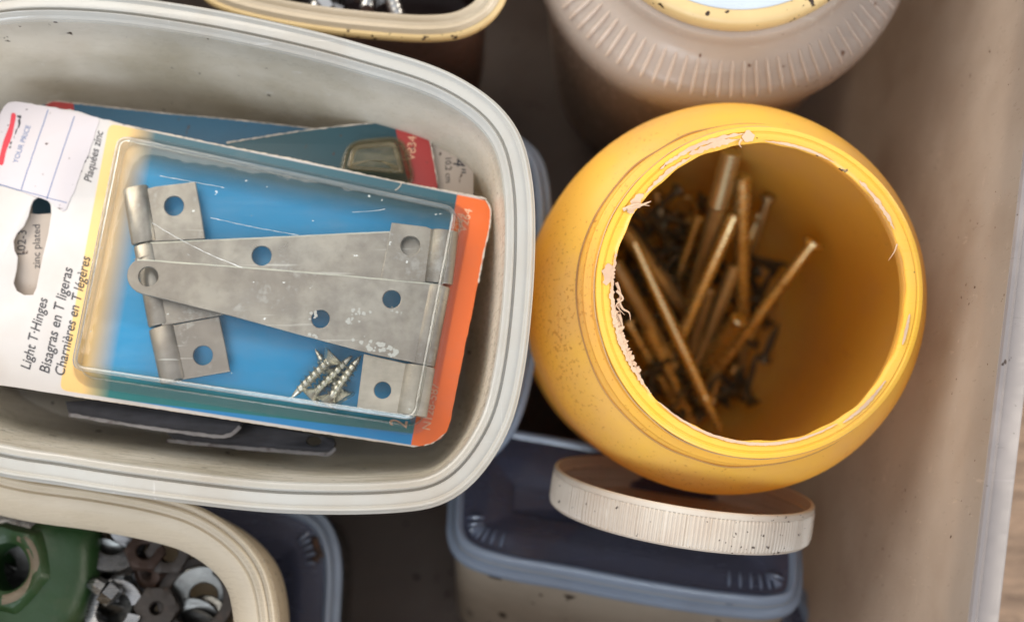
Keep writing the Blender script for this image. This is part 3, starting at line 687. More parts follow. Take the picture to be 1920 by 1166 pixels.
blister(f155, [(655, 272), (752, 262), (775, 345), (640, 335)], 0.55, 0.5, 0.35, M['clear_old'], M['clear_old'], pb, flange=0.15)
f14 = flat(15.7)
pc = thing('hinge_packet', P(330, 240, 15.6), 'dull blue packet at the back with a faded red corner', 'hinge packet', 'older packets under the top packet')
plate('backing_card', f14, [(85, 196), (100, 190)] + jag([(105, 190), (140, 194), (300, 212), (450, 226), (600, 243), (720, 262)], 1.2, 10, False) + [(720, 420), (60, 420), (60, 200)], [], -0.06, 0.06, M['card_blue'], pc, bevel=0.006)
plate('end_strip', f14, [(86, 196.5), (100, 190.8), (138, 194.5), (142, 260), (70, 260)], [], 0.002, 0.008, M['card_red'], pc, bevel=0.001)
wb = MB(); ragged(f14, [(88, 194), (104, 190), (140, 194), (300, 212), (450, 226), (600, 243)], 0.3, 2.4, 0.014, wb); wb.build('worn_edge', M['torn'], pc, smooth=0)
f13 = flat(15.9)
pd = plate('size_card', f13, [(700, 262), (812, 268), (858, 271), (872, 276), (884, 290), (888, 305), (886, 500), (690, 500)], [], -0.06, 0.06, M['card_beige'], base=P(840, 330, 15.8), bevel=0.006)
tag(pd, 'beige card corner printed with a 4 inch size behind the red strip', 'card'); BASE[pd.name] = P(840, 330, 15.8)
text('4"', f13, (850, 298), (850, 326), 0.012, M['ink'], pd, shear=0.2)
text('10,2 cm', f13, (835, 297), (836, 343), 0.012, M['ink'], pd)
# black strap plates low in the tub
def strap(name, z, out, label, holes=(), tilt=None):
    fr = flat(z) if tilt is None else tilt
    root = thing(name, P(*out[0], z), label, 'metal plate', 'black plates under the packet')
    plate('plate', fr, out, list(holes), -0.26, 0.26, M['blackplate'], root, bevel=0.03)
    return root, fr
s1, fr1 = strap('strap_plate', 15.6, [(122, 752), (260, 745), (455, 790), (447, 803), (425, 815), (400, 815), (250, 795), (128, 775)], 'upper black metal plate with bent end under the packet edge')
e = MB(); ragged(flat(15.62), [(130, 777), (250, 797.5), (395, 817), (425, 817), (440, 810), (450, 799)], 5, 7.5, 0.05, e, 6); e.build('worn_edge', M['worn_edge'], s1, smooth=0)
s2, fr2 = strap('strap_plate', 14.7, [(312, 795), (450, 790), (625, 820), (629, 832), (622, 846), (600, 849), (450, 836), (325, 824), (312, 812)], 'lower black metal plate with a round hole, nearest the tub wall', holes=[circ(588, 826, 14, ry=9)])
e = MB(); ragged(flat(14.72), [(315, 824), (325, 827), (450, 839), (600, 851), (620, 849), (629, 840)], 5, 8, 0.05, e, 6); e.build('worn_edge', M['worn_edge'], s2, smooth=0)
# two more packets deep in the tub carry the cards above
random.seed(2)
fpk = flat(13.2)
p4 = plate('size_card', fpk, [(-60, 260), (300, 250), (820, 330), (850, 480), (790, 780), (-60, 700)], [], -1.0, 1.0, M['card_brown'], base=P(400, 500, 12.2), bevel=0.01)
tag(p4, 'brown wad of packets at the bottom of the hinge tub, seen through the slot', 'card stack')

# ------------------------------------------------------------------ yellow jar
mc = P(1428, 547, 19.0)
nad = Vector((0, 0, 1))
axj = Vector((math.sin(R(5.0)), -math.sin(R(7.5)), 1)).normalized()
HJ = 16.4
jr = thing('wide_mouth_jar', mc-axj*HJ, 'open yellow plastic jar full of metal pins, torn seal round its mouth', 'jar')
wobj = lambda a, r, h: 0.03*math.sin(2*a+0.5)+0.012*math.sin(5*a)
prof_o = [(5.52, -0.25), (5.58, -0.55), (5.60, -0.8), (5.82, -1.0), (5.84, -1.15), (5.72, -1.35), (5.78, -1.5), (5.92, -1.62), (6.20, -1.80), (6.52, -2.15), (6.84, -2.7), (7.06, -3.4), (7.18, -4.3), (7.2, -5.5), (7.12, -8), (6.95, -12), (6.72, -14.3), (6.4, -15.6), (5.8, -16.25), (5.0, -16.4)]
prof_i = [(5.0, -16.22), (5.7, -16.05), (6.2, -15.5), (6.52, -14.2), (6.78, -12), (6.95, -8), (7.03, -5.5), (6.98, -4.4), (6.84, -3.4), (6.6, -2.8), (6.2, -2.3), (5.75, -1.95), (5.45, -1.75), (5.35, -1.3), (5.31, -0.35)]
v, f = revolve(mc, axj, prof_o+prof_i, 128, closed=False, wob=wobj)
mb = MB().add(v, f); v, f = revolve(mc, axj, [(5.0, -16.22), (5.0, -16.4)], 128, cap0=True, cap1=True, wob=wobj); mb.add(v, f)
mb.build('body', M['yellow'], jr)
# the lip: rounded ring with an inner flange
def lipw(a, r, h): return wobj(a, r, h) + (0.02*math.sin(13*a)+0.015*math.sin(29*a+1) if r < 5.18 else 0)
lp = [(a*(1.065 if a > 4.9 else 1.05), b) for a, b in [(5.17, -0.28), (5.22, -0.12), (5.20, -0.03), (5.12, 0.0), (5.06, 0.0), (5.03, -0.045), (5.0, -0.045), (4.97, -0.01), (4.86, -0.02), (4.82, -0.05), (4.76, -0.08), (4.74, -0.12), (4.78, -0.16), (4.97, -0.26)]]
v, f = revolve(mc, axj, lp, 192, closed=True, wob=lipw); mesh('lip', v, f, M['lip'], jr)
# grime line in the neck groove
v, f = revolve(mc, axj, [(5.945, -1.59), (5.965, -1.608), (6.0, -1.628), (5.96, -1.66)], 240, closed=True, wob=lambda a, r, h: wobj(a, r, h)+0.03*math.sin(11*a+2*math.sin(3*a))*abs(math.sin(2.3*a))-0.035+0.05*max(0, math.cos(a-R(205)))); mesh('neck_grime', v, f, M['grime'], jr)
v, f = revolve(mc, axj, [(5.565, -0.21), (5.595, -0.25), (5.59, -0.31), (5.54, -0.30)], 160, closed=True, wob=lambda a, r, h: wobj(a, r, h)+0.012*math.sin(17*a)*math.sin(5*a)); mesh('parting_line', v, f, M['seam'], jr)
# seal remains: torn foil stuck to the lip
fj = Frame(mc, axj)
random.seed(9)
sb = MB()
def arc(a0, a1, ri, ro, jr_, h=0.012, step=1.0, inner_drop=0.0):
    ri *= 1.05; ro *= 1.065
    n = max(4, int(abs(a1-a0)/step)); vs = []; fs = []
    for i in range(n+1):
        a = R(a0+(a1-a0)*i/n); k = math.sin(math.pi*i/n)**0.4
        w1 = ri + random.uniform(-jr_, jr_)*0.8 + (1-k)*(ro-ri)*0.5; w2 = ro + random.uniform(-jr_, jr_) - (1-k)*(ro-ri)*0.5
        if w2 < w1+0.02: w2 = w1+0.02
        for rr, hh in ((w1, h-inner_drop-0.02), (w1, h-inner_drop), (w2, h+random.uniform(0, 0.015)), (w2, h-0.015)):
            vs.append(fj.w(rr*math.cos(a), rr*math.sin(a), hh))
    for i in range(n):
        for j in range(4): fs.append((4*i+j, 4*i+(j+1) % 4, 4*i+4+(j+1) % 4, 4*i+4+j))
    sb.add(vs, fs)
arc(98, 118, 4.80, 4.93, 0.05); arc(92, 97, 4.76, 5.05, 0.05); arc(141, 150, 4.74, 4.98, 0.08); arc(118, 140, 4.75, 4.80, 0.03)
arc(165, 222, 4.72, 4.79, 0.04, step=0.7); arc(170, 178, 4.8, 5.05, 0.06); arc(185, 214, 4.58, 4.74, 0.09, step=0.6, inner_drop=0.1)
arc(226, 300, 4.755, 4.78, 0.012); arc(302, 325, 4.84, 4.87, 0.015); arc(25, 48, 4.75, 4.81, 0.03); arc(60, 88, 4.75, 4.765, 0.012); arc(96, 130, 4.98, 5.03, 0.03); arc(340, 352, 4.82, 4.84, 0.012)
sb.build('seal_remains', M['foil'], jr, smooth=0)
sb = MB()
def hair(pix_pts, r, hz=0.0):
    sb = MB()
    pts = [mc*0 + fj.w(*fj.pix(x-(4 if x < 1210 else 0), y), hz+k) for (x, y, k) in pix_pts]
    pts = [Vector(p) for p in catmull([tuple(p) for p in pts], False, 5)]
    n = len(pts); sb.add(*tube(pts, [r*(1-0.85*i/(n-1)) for i in range(n)], 6)); sb.build('torn_thread', M['foil'], jr)
hair([(1163, 560, 0), (1172, 578, -.1), (1184, 586, -.05), (1188, 600, -.2)], 0.055); hair([(1160, 530, 0), (1168, 552, -.1), (1166, 575, -.2), (1174, 600, -.3)], 0.06)
hair([(1165, 590, 0), (1172, 612, -.1), (1170, 632, -.2)], 0.05); hair([(1160, 545, 0), (1172, 560, 0), (1160, 572, 0), (1176, 590, -0.1)], 0.05)
hair([(1180, 392, 0.02), (1198, 388, 0.05), (1220, 378, 0.05)], 0.10); hair([(1172, 394, 0.02), (1195, 384, 0.08), (1218, 386, 0.0)], 0.07)
hair([(1682, 458, 0), (1676, 472, .05), (1668, 488, -.1)], 0.035); hair([(1390, 262, 0.02), (1386, 270, 0), (1392, 276, -.1)], 0.05)

# inner neck ring seen at the lower right
v, f = revolve(mc, axj, [(5.39, -0.9), (5.26, -0.95), (5.26, -1.05), (5.39, -1.1)], 128, closed=True, wob=wobj); mesh('inner_ring', v, f, M['yellow'], jr)

# pins in the jar (two pixel ends with their heights)
def pin(name, p0, z0, p1, z1, r, kind, label, mat):
    a = P(*p0, z0); b = P(*p1, z1); d = b-a; L = d.length; u = d/L
    root = thing(name, b, label, 'metal pin', 'metal pins in the yellow jar'); r *= 1.36
    if kind == 'nail':     # collar then taper to a point
        MB().add(*tube([a, a+u*L*0.55, a+u*L*0.80], [r*0.75, r, r*0.9], 14)).build('shank', mat, root)
        MB().add(*tube([a+u*L*0.80, a+u*L*0.82, a+u*L*0.84], [r*1.0, r*1.12, r*1.0], 14)).build('collar', mat, root)
        MB().add(*tube([a+u*L*0.84, a+u*L*0.97, b], [r*0.8, r*0.6, r*0.1], 14)).build('point', mat, root)
    elif kind == 'sleeve':
        n = 24; pts = [a+u*L*0.30*i/n for i in range(n+1)]
        MB().add(*tube(pts, [r*(1.18 if i % 2 else 1.05) for i in range(n+1)], 16)).build('threaded_end', mat, root)
        MB().add(*tube([a+u*L*0.30, a+u*L*0.32, b-u*0.4, b], [r, r*0.95, r*0.9, r*0.55], 16)).build('shank', mat, root)
    elif kind == 'head':
        MB().add(*tube([a+u*0.25, b-u*0.5, b], [r*0.8, r*0.8, r*0.2], 14)).build('shank', mat, root)
        MB().add(*tube([a, a+u*0.03, a+u*0.22, a+u*0.26], [r*1.25, r*1.45, r*1.45, r*0.9], 16)).build('head', mat, root)
        MB().add(*tube([a+u*L*0.26, a+u*L*0.27, a+u*L*0.285], [r*0.9, r*1.05, r*0.9], 14)).build('collar', mat, root)
    else:
        MB().add(*tube([a, a+u*0.06, b-u*0.06, b], [r*0.82, r, r, r*0.82], 16)).build('shank', mat, root)
    return root
PI_ = [('metal_pin', (1372, 285), 10.8, (1288, 600), 4.6, 0.28, 'sleeve', 'thick pin with a knurled upper end leaning on the back of the jar', 'oldbrass'),
 ('metal_pin', (1392, 330), 9.6, (1390, 592), 5.2, 0.26, 'rod', 'straight pin standing upright in the photo, centre of the jar mouth', 'brass'),
 ('metal_pin', (1378, 402), 8.8, (1268, 650), 6.0, 0.21, 'rod', 'brightest pin, slanting with a long white glint left of centre', 'brass'),
 ('metal_pin', (1312, 405), 6.6, (1262, 548), 4.4, 0.22, 'rod', 'short gleaming pin end left of the thick knurled pin', 'brass'),
 ('metal_pin', (1528, 452), 8.2, (1315, 735), 4.2, 0.23, 'head', 'headed pin reaching furthest right against the orange inner wall', 'brass'),
 ('metal_pin', (1188, 455), 8.8, (1352, 812), 6.6, 0.20, 'nail', 'long pointed pin with collar running down to the lower lip', 'brass'),
 ('metal_pin', (1168, 430), 7.4, (1286, 585), 5.0, 0.27, 'rod', 'brown pin under the torn seal, upper left of the jar mouth', 'oldbrass'),
 ('metal_pin', (1150, 490), 7.0, (1262, 690), 4.8, 0.27, 'rod', 'brown pin disappearing under the left lip', 'oldbrass'),
 ('metal_pin', (1388, 596), 7.4, (1318, 690), 4.4, 0.27, 'rod', 'short pin with its cut round end facing up, below the upright pin', 'brass'),
 ('metal_pin', (1378, 498), 6.9, (1296, 715), 4.0, 0.25, 'rod', 'brown pin between the bright pin and the upright pin', 'oldbrass'),
 ('metal_pin', (1332, 540), 6.9, (1276, 720), 3.6, 0.20, 'rod', 'thin pin right behind the lower half of the bright pin', 'oldbrass'),
 ('metal_pin', (1442, 366), 6.8, (1388, 545), 4.0, 0.17, 'head', 'slim headed pin between the upright pin and the orange wall', 'oldbrass'),
 ('metal_pin', (1215, 615), 5.8, (1300, 800), 3.6, 0.24, 'rod', 'brassy pin at the lower left of the jar mouth', 'brass'),
 ('metal_pin', (1196, 560), 6.0, (1256, 740), 3.4, 0.18, 'rod', 'thin orange-tinted pin behind the left foil shreds', 'oldbrass'),
 ('metal_pin', (1392, 650), 4.2, (1384, 735), 2.8, 0.22, 'rod', 'short stub pin standing low right of the headed pin point', 'oldbrass'),
 ('metal_pin', (1352, 380), 8.2, (1322, 560), 5.4, 0.18, 'rod', 'slim pin between the knurled pin and the brightest pin', 'brass'),
 ('metal_pin', (1425, 400), 6.0, (1345, 600), 4.2, 0.16, 'head', 'slim headed pin passing behind the upright pin', 'brass'),
 ('metal_pin', (1230, 360), 5.4, (1262, 520), 3.8, 0.17, 'rod', 'dim pin at the upper left of the heap in the jar', 'oldbrass'),
 ('metal_pin', (1360, 610), 5.6, (1330, 780), 3.8, 0.19, 'nail', 'pointed pin below the cut-end pin, aiming at the lower lip', 'brass'),
 ('metal_pin', (1440, 560), 4.8, (1372, 700), 3.4, 0.20, 'rod', 'pin lying under the long headed pin on the right', 'brass'),
 ('metal_pin', (1175, 600), 5.6, (1275, 775), 4.0, 0.20, 'head', 'headed pin hugging the lower left inside of the lip', 'brass'),
 ('metal_pin', (1300, 560), 6.2, (1252, 700), 4.4, 0.18, 'rod', 'pin crossing under the long pointed pin, left side', 'brass'),
 ('metal_pin', (1452, 560), 3.6, (1390, 640), 2.6, 0.20, 'rod', 'short dark pin low beside the long headed pin', 'oldbrass')]
for p in PI_: pin(*p[:-1], M[p[-1]])
# hook eye
ring = thing('screw_eye', P(1290, 400, 5.0), 'small brass screw eye among the dark heap in the jar', 'screw eye')
pts = [P(1288+17*math.cos(R(a)), 393+22*math.sin(R(a)), 5.6+0.5*math.sin(R(a))) for a in range(-190, 100, 15)]
MB().add(*tube(pts, 0.10, 10)).build('eye', M['brass'], ring)
MB().add(*tube([P(1290, 402, 5.4), P(1300, 420, 4.8)], [0.2, 0.12], 10)).build('stem', M['brass'], ring)
# heap of small screws on the jar floor
random.seed(17)
hs = screw('small_screw', 'small dark oily screw in the heap on the floor of the yellow jar', 'small screws heaped in the yellow jar', M['heap'], L=2.2, r=0.16, headr=0.34, pitch=0.16)
jb = mc-axj*16.1
for i in range(120):
    o = hs if i == 0 else copy_tree(hs)
    a = random.uniform(0, 2*math.pi); rr = 4.9*math.sqrt(random.random()); h = random.uniform(0.6, 2.4)
    if math.cos(a) < -0.1: h += random.uniform(0, 0.9)
    c = Frame(jb, axj).w(rr*math.cos(a), rr*math.sin(a), h)
    d = Vector((random.uniform(-1, 1), random.uniform(-1, 1), random.uniform(-0.35, 0.35))).normalized()
    orient(o, c+d*1.0, c-d*1.0, random.random()*6)

# ------------------------------------------------------------------ white ribbed lid standing on edge
LR = 5.25
el = P(1040, 866, 12.9); er = P(1523, 944, 12.9)
cl = (el+er)/2; e1 = (er-el).normalized()
vd = (cl-CAM).normalized(); upi = e1.cross(vd).normalized()
if upi.y < 0: upi = -upi
axl = (upi*math.cos(R(9.5)) - vd*math.sin(R(9.5))).normalized()     # opening faces up the picture and a little to the camera
LR = (er-el).length/2
TH = 1.42
wl = thing('jar_lid', cl-axl*TH-Vector((0, 0, LR)), 'round white ribbed screw lid standing on edge under the yellow jar', 'lid')
nrib = 200
def ribw(a, r, h): return 0.022*(1 if math.sin(a*nrib) > 0 else -1) if (r > LR-0.12 and -TH+0.12 < h < -0.22) else 0
nn = nrib*4
po = [(LR-0.16, 0.0), (LR-0.05, 0.0), (LR-0.01, -0.05), (LR-0.01, -0.2), (LR-0.04, -0.23), (LR-0.01, -0.28), (LR, -0.9), (LR-0.01, -TH+0.25), (LR-0.04, -TH+0.13), (LR-0.03, -TH+0.10), (LR-0.12, -TH+0.02), (LR-0.3, -TH), (LR-0.6, -TH+0.0)]
pi2 = [(LR-0.6, -TH+0.16), (LR-0.25, -TH+0.2), (LR-0.18, -TH+0.4), (LR-0.17, -0.95), (LR-0.22, -0.88), (LR-0.17, -0.8), (LR-0.17, -0.5), (LR-0.24, -0.42), (LR-0.17, -0.34)]
v, f = revolve(cl, axl, po+pi2, nn, closed=True, wob=ribw)
mesh('skirt', v, f, M['whitelid'], wl, smooth=25)
v, f = revolve(cl, axl, [(LR-0.6, -TH), (LR-0.6, -TH+0.16)], 96, cap0=True, cap1=True); mesh('top_disc', v, f, M['whitelid'], wl)

# ------------------------------------------------------------------ blue lidded container, front centre (tilted back)
oc = P(1180, 1080, 10.6)
fC = Frame(oc, (0.03, math.sin(R(28)), math.cos(R(28))))
cpx = [(838, 955), (838, 990), (852, 1022), (888, 1046), (960, 1066), (1065, 1084), (1186, 1107), (1308, 1127), (1400, 1138), (1450, 1140), (1492, 1130), (1510, 1100), (1512, 1040), (1506, 980), (1496, 920), (1465, 884), (1400, 866), (1200, 832), (1000, 798), (915, 785), (865, 800), (845, 860)]
co_ = smooth_outline([fC.pix(*p) for p in cpx], 260)
ii = [idx_near(fC, co_, *q) for q in ((845, 965), (950, 1060), (1370, 1135), (1508, 1080))]
lidded('food_container', fC, co_, 'grey food container with a clear blue ribbed lid under the white jar lid', 8.0, M['bluelid'], M['bluerim'], M['boxbody'], taper=0.1, lip=0.42, ribs=[(min(ii[0], ii[1]), max(ii[0], ii[1]), 3), (min(ii[2], ii[3]), max(ii[2], ii[3]), 3)], drop=0.75, recess=0.34, rw=2.6, rib_r=(0.85, 1.5))
# second blue box corner peeping at the right bottom
f5 = Frame(P(1500, 1150, 5.2), (0, 0, 1))
ob = smooth_outline([f5.pix(*p) for p in [(1240, 1090), (1400, 1090), (1495, 1092), (1532, 1145), (1548, 1250), (1500, 1400), (1250, 1400)]], 120)
lidded('food_container', f5, ob, 'blue clear lid corner low in the bin at the bottom right of the grey container', 5.0, M['bluelid'], M['bluerim'], M['smoke'], taper=0.2)

# ------------------------------------------------------------------ bottom left cream tub with hardware
f16 = flat(16.0)
ci = [(-250, 905), (-100, 893), (0, 903), (110, 925), (240, 958), (360, 986), (430, 1012), (480, 1055), (508, 1110), (518, 1180), (520, 1300), (500, 1450), (400, 1520), (0, 1540), (-250, 1500), (-300, 1200)]
# outer rim line; the lip slopes down inwards
co2 = smooth_outline([f16.pix(*p) for p in [(-260, 830), (-100, 850), (40, 885), (180, 905), (300, 928), (380, 955), (450, 1003), (495, 1062), (514, 1130), (520, 1210), (518, 1320), (495, 1440), (400, 1520), (0, 1540), (-260, 1500), (-320, 1180)]], 240)
RIM2 = [(0.05, -0.75), (0.0, -0.7), (0.0, -0.14), (0.05, -0.02), (0.11, 0.0), (0.16, -0.05), (0.20, -0.12), (0.25, -0.12), (0.29, -0.03), (0.35, 0.0), (0.42, -0.04), (0.50, -0.16), (0.58, -0.18), (0.66, -0.10), (0.80, -0.12), (1.25, -0.42), (1.62, -0.85), (1.66, -0.95), (1.58, -0.95), (1.2, -0.55), (0.8, -0.28), (0.55, -0.30), (0.3, -0.2), (0.12, -0.2), (0.10, -0.7)]
tb = tub('plastic_tub', f16, co2, 'cream plastic tub with a green fitting and washers, bottom left', 'tub', 5.6, 0.30, (M['cream'], M['cream_clear']), RIM2, lipw=0.12, base_r=0.9)
fg = flat(12.9)
# hardware in it
def hexnut(name, c, n, R_, hole, th, mat, label, cat='nut', group='loose hardware in the cream tub', chamfer=0.12):
    fr = Frame(c, n)
    root = thing(name, fr.w(0, 0, -th/2), label, cat, group)
    N = 48; rings = []
    def rad(a, k): 
        s_ = (a % (math.pi/3))-math.pi/6
        return R_*k*math.cos(math.pi/6)/math.cos(s_)
    for (k, h) in ((0.84, th/2), (0.97, th/2-chamfer*0.4), (1.0, th/2-chamfer), (1.0, -th/2+chamfer), (0.84, -th/2)):
        rings.append([fr.w(min(rad(2*math.pi*i/N, 1), R_*k if k < 0.98 else 99)*math.cos(2*math.pi*i/N), min(rad(2*math.pi*i/N, 1), R_*k if k < 0.98 else 99)*math.sin(2*math.pi*i/N), h) for i in range(N)])
    for (r, h) in [(hole*1.08, -th/2)]+[(hole*(1.0 if j % 2 else 0.92), -th/2+0.05+(th-0.1)*j/12) for j in range(13)]+[(hole*1.1, th/2)]:
        rings.append([fr.w(r*math.cos(2*math.pi*i/N), r*math.sin(2*math.pi*i/N), h) for i in range(N)])
    v, f = loft(rings, True); mesh('nut_body', v, f, mat, root)
    return root
def washer(name, c, n, R_, hole, th, mat, label, group='loose hardware in the cream tub', cat='washer', gap=0):
    fr = Frame(c, n); N = 56
    prof = [(R_, -th/2+0.03), (R_, th/2-0.04), (R_-0.04, th/2), (hole+0.05, th/2), (hole, th/2-0.04), (hole, -th/2+0.03), (hole+0.04, -th/2), (R_-0.04, -th/2)]
    if not gap:
        v, f = revolve(c, n, prof, N, closed=True)
        o = mesh(name, v, f, mat, base=c)
    else:
        vs = []; fs = []; m = len(prof)
        for i in range(N+1):
            a = R(gap/2)+(2*math.pi-R(gap))*i/N
            for (r, h) in prof: vs.append(fr.w(r*math.cos(a), r*math.sin(a), h+0.25*i/N))
        for i in range(N):
            for j in range(m): fs.append((m*i+j, m*i+(j+1) % m, m*i+m+(j+1) % m, m*i+m+j))
        fs += [tuple(range(m)), tuple(m*N+j for j in range(m))]
        o = mesh(name, vs, fs, mat, base=c)
    return tag(o, label, cat, group)
# green fitting: thick casting with a threaded bore
gr = thing('pipe_fitting', P(50, 1080, 11.0), 'green painted cast fitting with a threaded round hole', 'fitting', 'loose hardware in the cream tub')
fgr = Frame(P(60, 1050, 14.1), (-0.10, 0.10, 1))
gout = catmull([(72, 958), (95, 942), (125, 945), (148, 966), (156, 992), (152, 1030), (146, 1075), (132, 1120), (112, 1170), (60, 1215), (-20, 1225), (-90, 1160), (-100, 1060), (-60, 990), (0, 985), (50, 990)], True, 5)
def gb(q):
    r = math.hypot(q.x-P(10, 1062, 14).x, q.y-P(10, 1062, 14).y)
    return q + Vector((0, 0, -0.10*max(0, r-1.6)**1.5))
bore = circ(8, 1062, 48, 36, ry=50)
# body built as stacked rings round the bore for a chunky cast look
q_o = [fgr.pix(*p) for p in resample(gout, 72)]; 
if area2(q_o) < 0: q_o = q_o[::-1]
cbore = Vector(fgr.pix(8, 1062)); rb = 0.90
q_o = sorted(q_o, key=lambda p: math.atan2(p[1]-cbore.y, p[0]-cbore.x))
def gring(k, h, r=None, cut=0):
    out_ = []
    for p in q_o:
        d = Vector(p)-cbore; L = d.length; dn = d/L
        rr = r if r else L*k+cut
        out_.append(fgr.w(*(cbore+dn*rr), h+0.06*math.sin(3*math.atan2(d.y, d.x))))
    return out_
rings = [gring(0.72, -2.6), gring(0.80, -2.2), gring(1.02, -1.5), gring(1.03, -0.9), gring(1.0, -0.45), gring(0.93, -0.15), gring(0.82, -0.02), gring(0.62, 0.03)]
# raised hex boss
def hexr(Rh, h, n6=6):
    out_ = []
    for p in q_o:
        a = math.atan2(p[1]-cbore.y, p[0]-cbore.x); s_ = ((a+0.25) % (math.pi/3))-math.pi/6
        rr = Rh*math.cos(math.pi/6)/math.cos(s_)
        out_.append(fgr.w(cbore.x+rr*math.cos(a), cbore.y+rr*math.sin(a), h))
    return out_
from mathutils import noise as mn
rings = [gring(0.72, -2.6), gring(0.80, -2.2), gring(1.02, -1.6), gring(1.03, -1.1), gring(0.99, -0.75), gring(0.9, -0.55), gring(0.78, -0.35), hexr(1.75, -0.25), hexr(1.60, -0.02), hexr(1.52, 0.05), gring(0, 0.04, 1.12), gring(0, -0.04, 1.0)]
for j in range(15): rings.append(gring(0, -0.12-0.15*j, 0.96 if j % 2 else 0.86))
rings.append(gring(0, -2.5, 0.9))
v, f = loft(rings, True); v = [q + mn.noise_vector(q*0.8)*0.10 + mn.noise_vector(q*2.0)*0.03 for q in v]; mesh('casting', v, f, M['green'], gr, smooth=42)
v, f = loft([gring(0, 0.052, 1.34), gring(0, 0.075, 1.28), gring(0, 0.07, 1.10), gring(0, 0.0, 0.985)])
f = [q for q in f if abs((q[0] % 72)-36) < 20 or (q[0] % 72) in (12, 13, 61)]
mesh('worn_face', v, f, M['baremetal'], gr)
washer('washer', P(212, 1010, 12.6), (0.10, 0.25, 1), 1.25, 0.60, 0.22, M['steel2'], 'dull steel washer high in the cream tub beside the cream rim')
washer('lock_washer', P(216, 1142, 12.8), (-0.1, 0.1, 1), 1.12, 0.62, 0.24, M['steel3'], 'bright split lock washer at the bottom edge of the picture', gap=24)
washer('washer', P(205, 1098, 12.0), (0.2, -0.1, 1), 1.45, 0.55, 0.14, M['steel2'], 'wide dull washer under the bright split washer')
washer('washer', P(143, 1130, 12.5), (0.75, -0.1, 0.65), 1.2, 0.5, 0.16, M['steel3'], 'steel washer leaning on edge against the green fitting')
washer('washer', P(160, 975, 12.6), (0.7, 0.5, 0.6), 1.0, 0.45, 0.16, M['steel3'], 'steel washer leaning above the green fitting, under the tub rim')
washer('washer', P(30, 940, 13.0), (-0.1, 0.2, 1), 1.3, 0.5, 0.14, M['steel3'], 'large flat steel washer in the far left corner of the cream tub')
washer('washer', P(100, 952, 12.7), (0.1, 0.3, 1), 1.2, 0.5, 0.15, M['darksteel'], 'dark washer half under the green fitting, upper side')
washer('washer', P(246, 985, 12.9), (0.3, -0.2, 1), 0.8, 0.38, 0.16, M['steel3'], 'small bright washer tucked under the cream rim above the orange nut')
washer('pipe_ring', P(372, 1120, 12.3), (0.0, 0.1, 1), 1.45, 1.0, 0.8, M['brown'], 'brown iron ring under the right of the cream rim', cat='ring')
hexnut('hex_nut', P(272, 1035, 12.9), (0.35, 0.3, 1), 0.75, 0.35, 0.6, M['rust'], 'rusty orange nut beside the dull steel washer')
hexnut('hex_nut', P(283, 1070, 12.4), (-0.5, -0.3, 0.8), 0.72, 0.33, 0.6, M['rust'], 'rusty nut tipped below the orange nut')
hexnut('hex_nut', P(318, 1035, 12.6), (0.1, 0.0, 1), 0.85, 0.40, 0.8, M['brown'], 'brown iron nut close to the inner tub rim')
hexnut('hex_nut', P(298, 1140, 12.6), (0.05, 0.1, 1), 0.85, 0.25, 0.9, M['brown'], 'brown square-looking iron nut at the bottom edge, between washer and ring')
random.seed(4)
wA = washer('washer', P(100, 1000, 11.3), (0, 0, 1), 1.2, 0.5, 0.15, M['darksteel'], 'dark washer buried in the bottom layer of the cream tub', group='buried washers in the cream tub')
for i in range(34):
    o = wA.copy(); COL.objects.link(o)
    x_ = random.uniform(0, 400)
    o.location = P(x_, 990+0.30*x_+random.uniform(0, 230-0.3*x_), 11.4+random.uniform(-0.2, 0.8))*U
    o.rotation_euler = (random.uniform(-.5, .5), random.uniform(-.5, .5), 0)
wr = washer('washer', P(20, 930, 12.4), (0, 0, 1), 1.1, 0.5, 0.15, M['darksteel'], 'dark washer', group=None); bpy.data.objects.remove(wr)
# small bright cap nut over the split washer
cn = thing('wing_bolt', P(190, 1095, 12.9), 'small shiny bolt end lying across the split washer', 'bolt', 'loose hardware in the cream tub')
MB().add(*tube([P(160, 1092, 13.3), P(182, 1096, 13.4), P(196, 1104, 13.4)], [0.1, 0.32, 0.34], 8)).build('shank', M['steel3'], cn)
MB().add(*tube([P(196, 1104, 13.4), P(214, 1118, 13.3), P(217, 1121, 13.3)], [0.46, 0.44, 0.3], 6)).build('head', M['steel3'], cn, smooth=20)

# blue lidded container under the cream tub
f9 = flat(9.6)
oo = smooth_outline([f9.pix(*p) for p in [(-50, 900), (300, 905), (500, 925), (590, 955), (625, 1000), (637, 1060), (634, 1150), (625, 1260), (600, 1400), (500, 1450), (0, 1450), (-60, 1200)]], 220)
jj = sorted((idx_near(f9, oo, 600, 965), idx_near(f9, oo, 632, 1045)))
lc = lidded('food_container', f9, oo, 'dark container with a blue ribbed lid beneath the cream tub', 9.3, M['bluelid'], M['bluerim'], M['smoke'], taper=0.1, ribs=[(jj[0], jj[1], 2)], lip=0.8, rib_r=(0.8, 1.35))
random.seed(31)
rs = MB()
for i in range(5):
    c = P(598+random.uniform(-8, 8), 1012+i*9, 9.55)
    rs.add(*revolve(c, (0.2, 0.1, 1), [(0.0, 0.08), (0.09, 0.06), (0.16, 0.0)], 9, wob=lambda a, r, h: 0.03*math.sin(3*a+i)))
rs.build('rust_crumbs', M['rust'], lc)

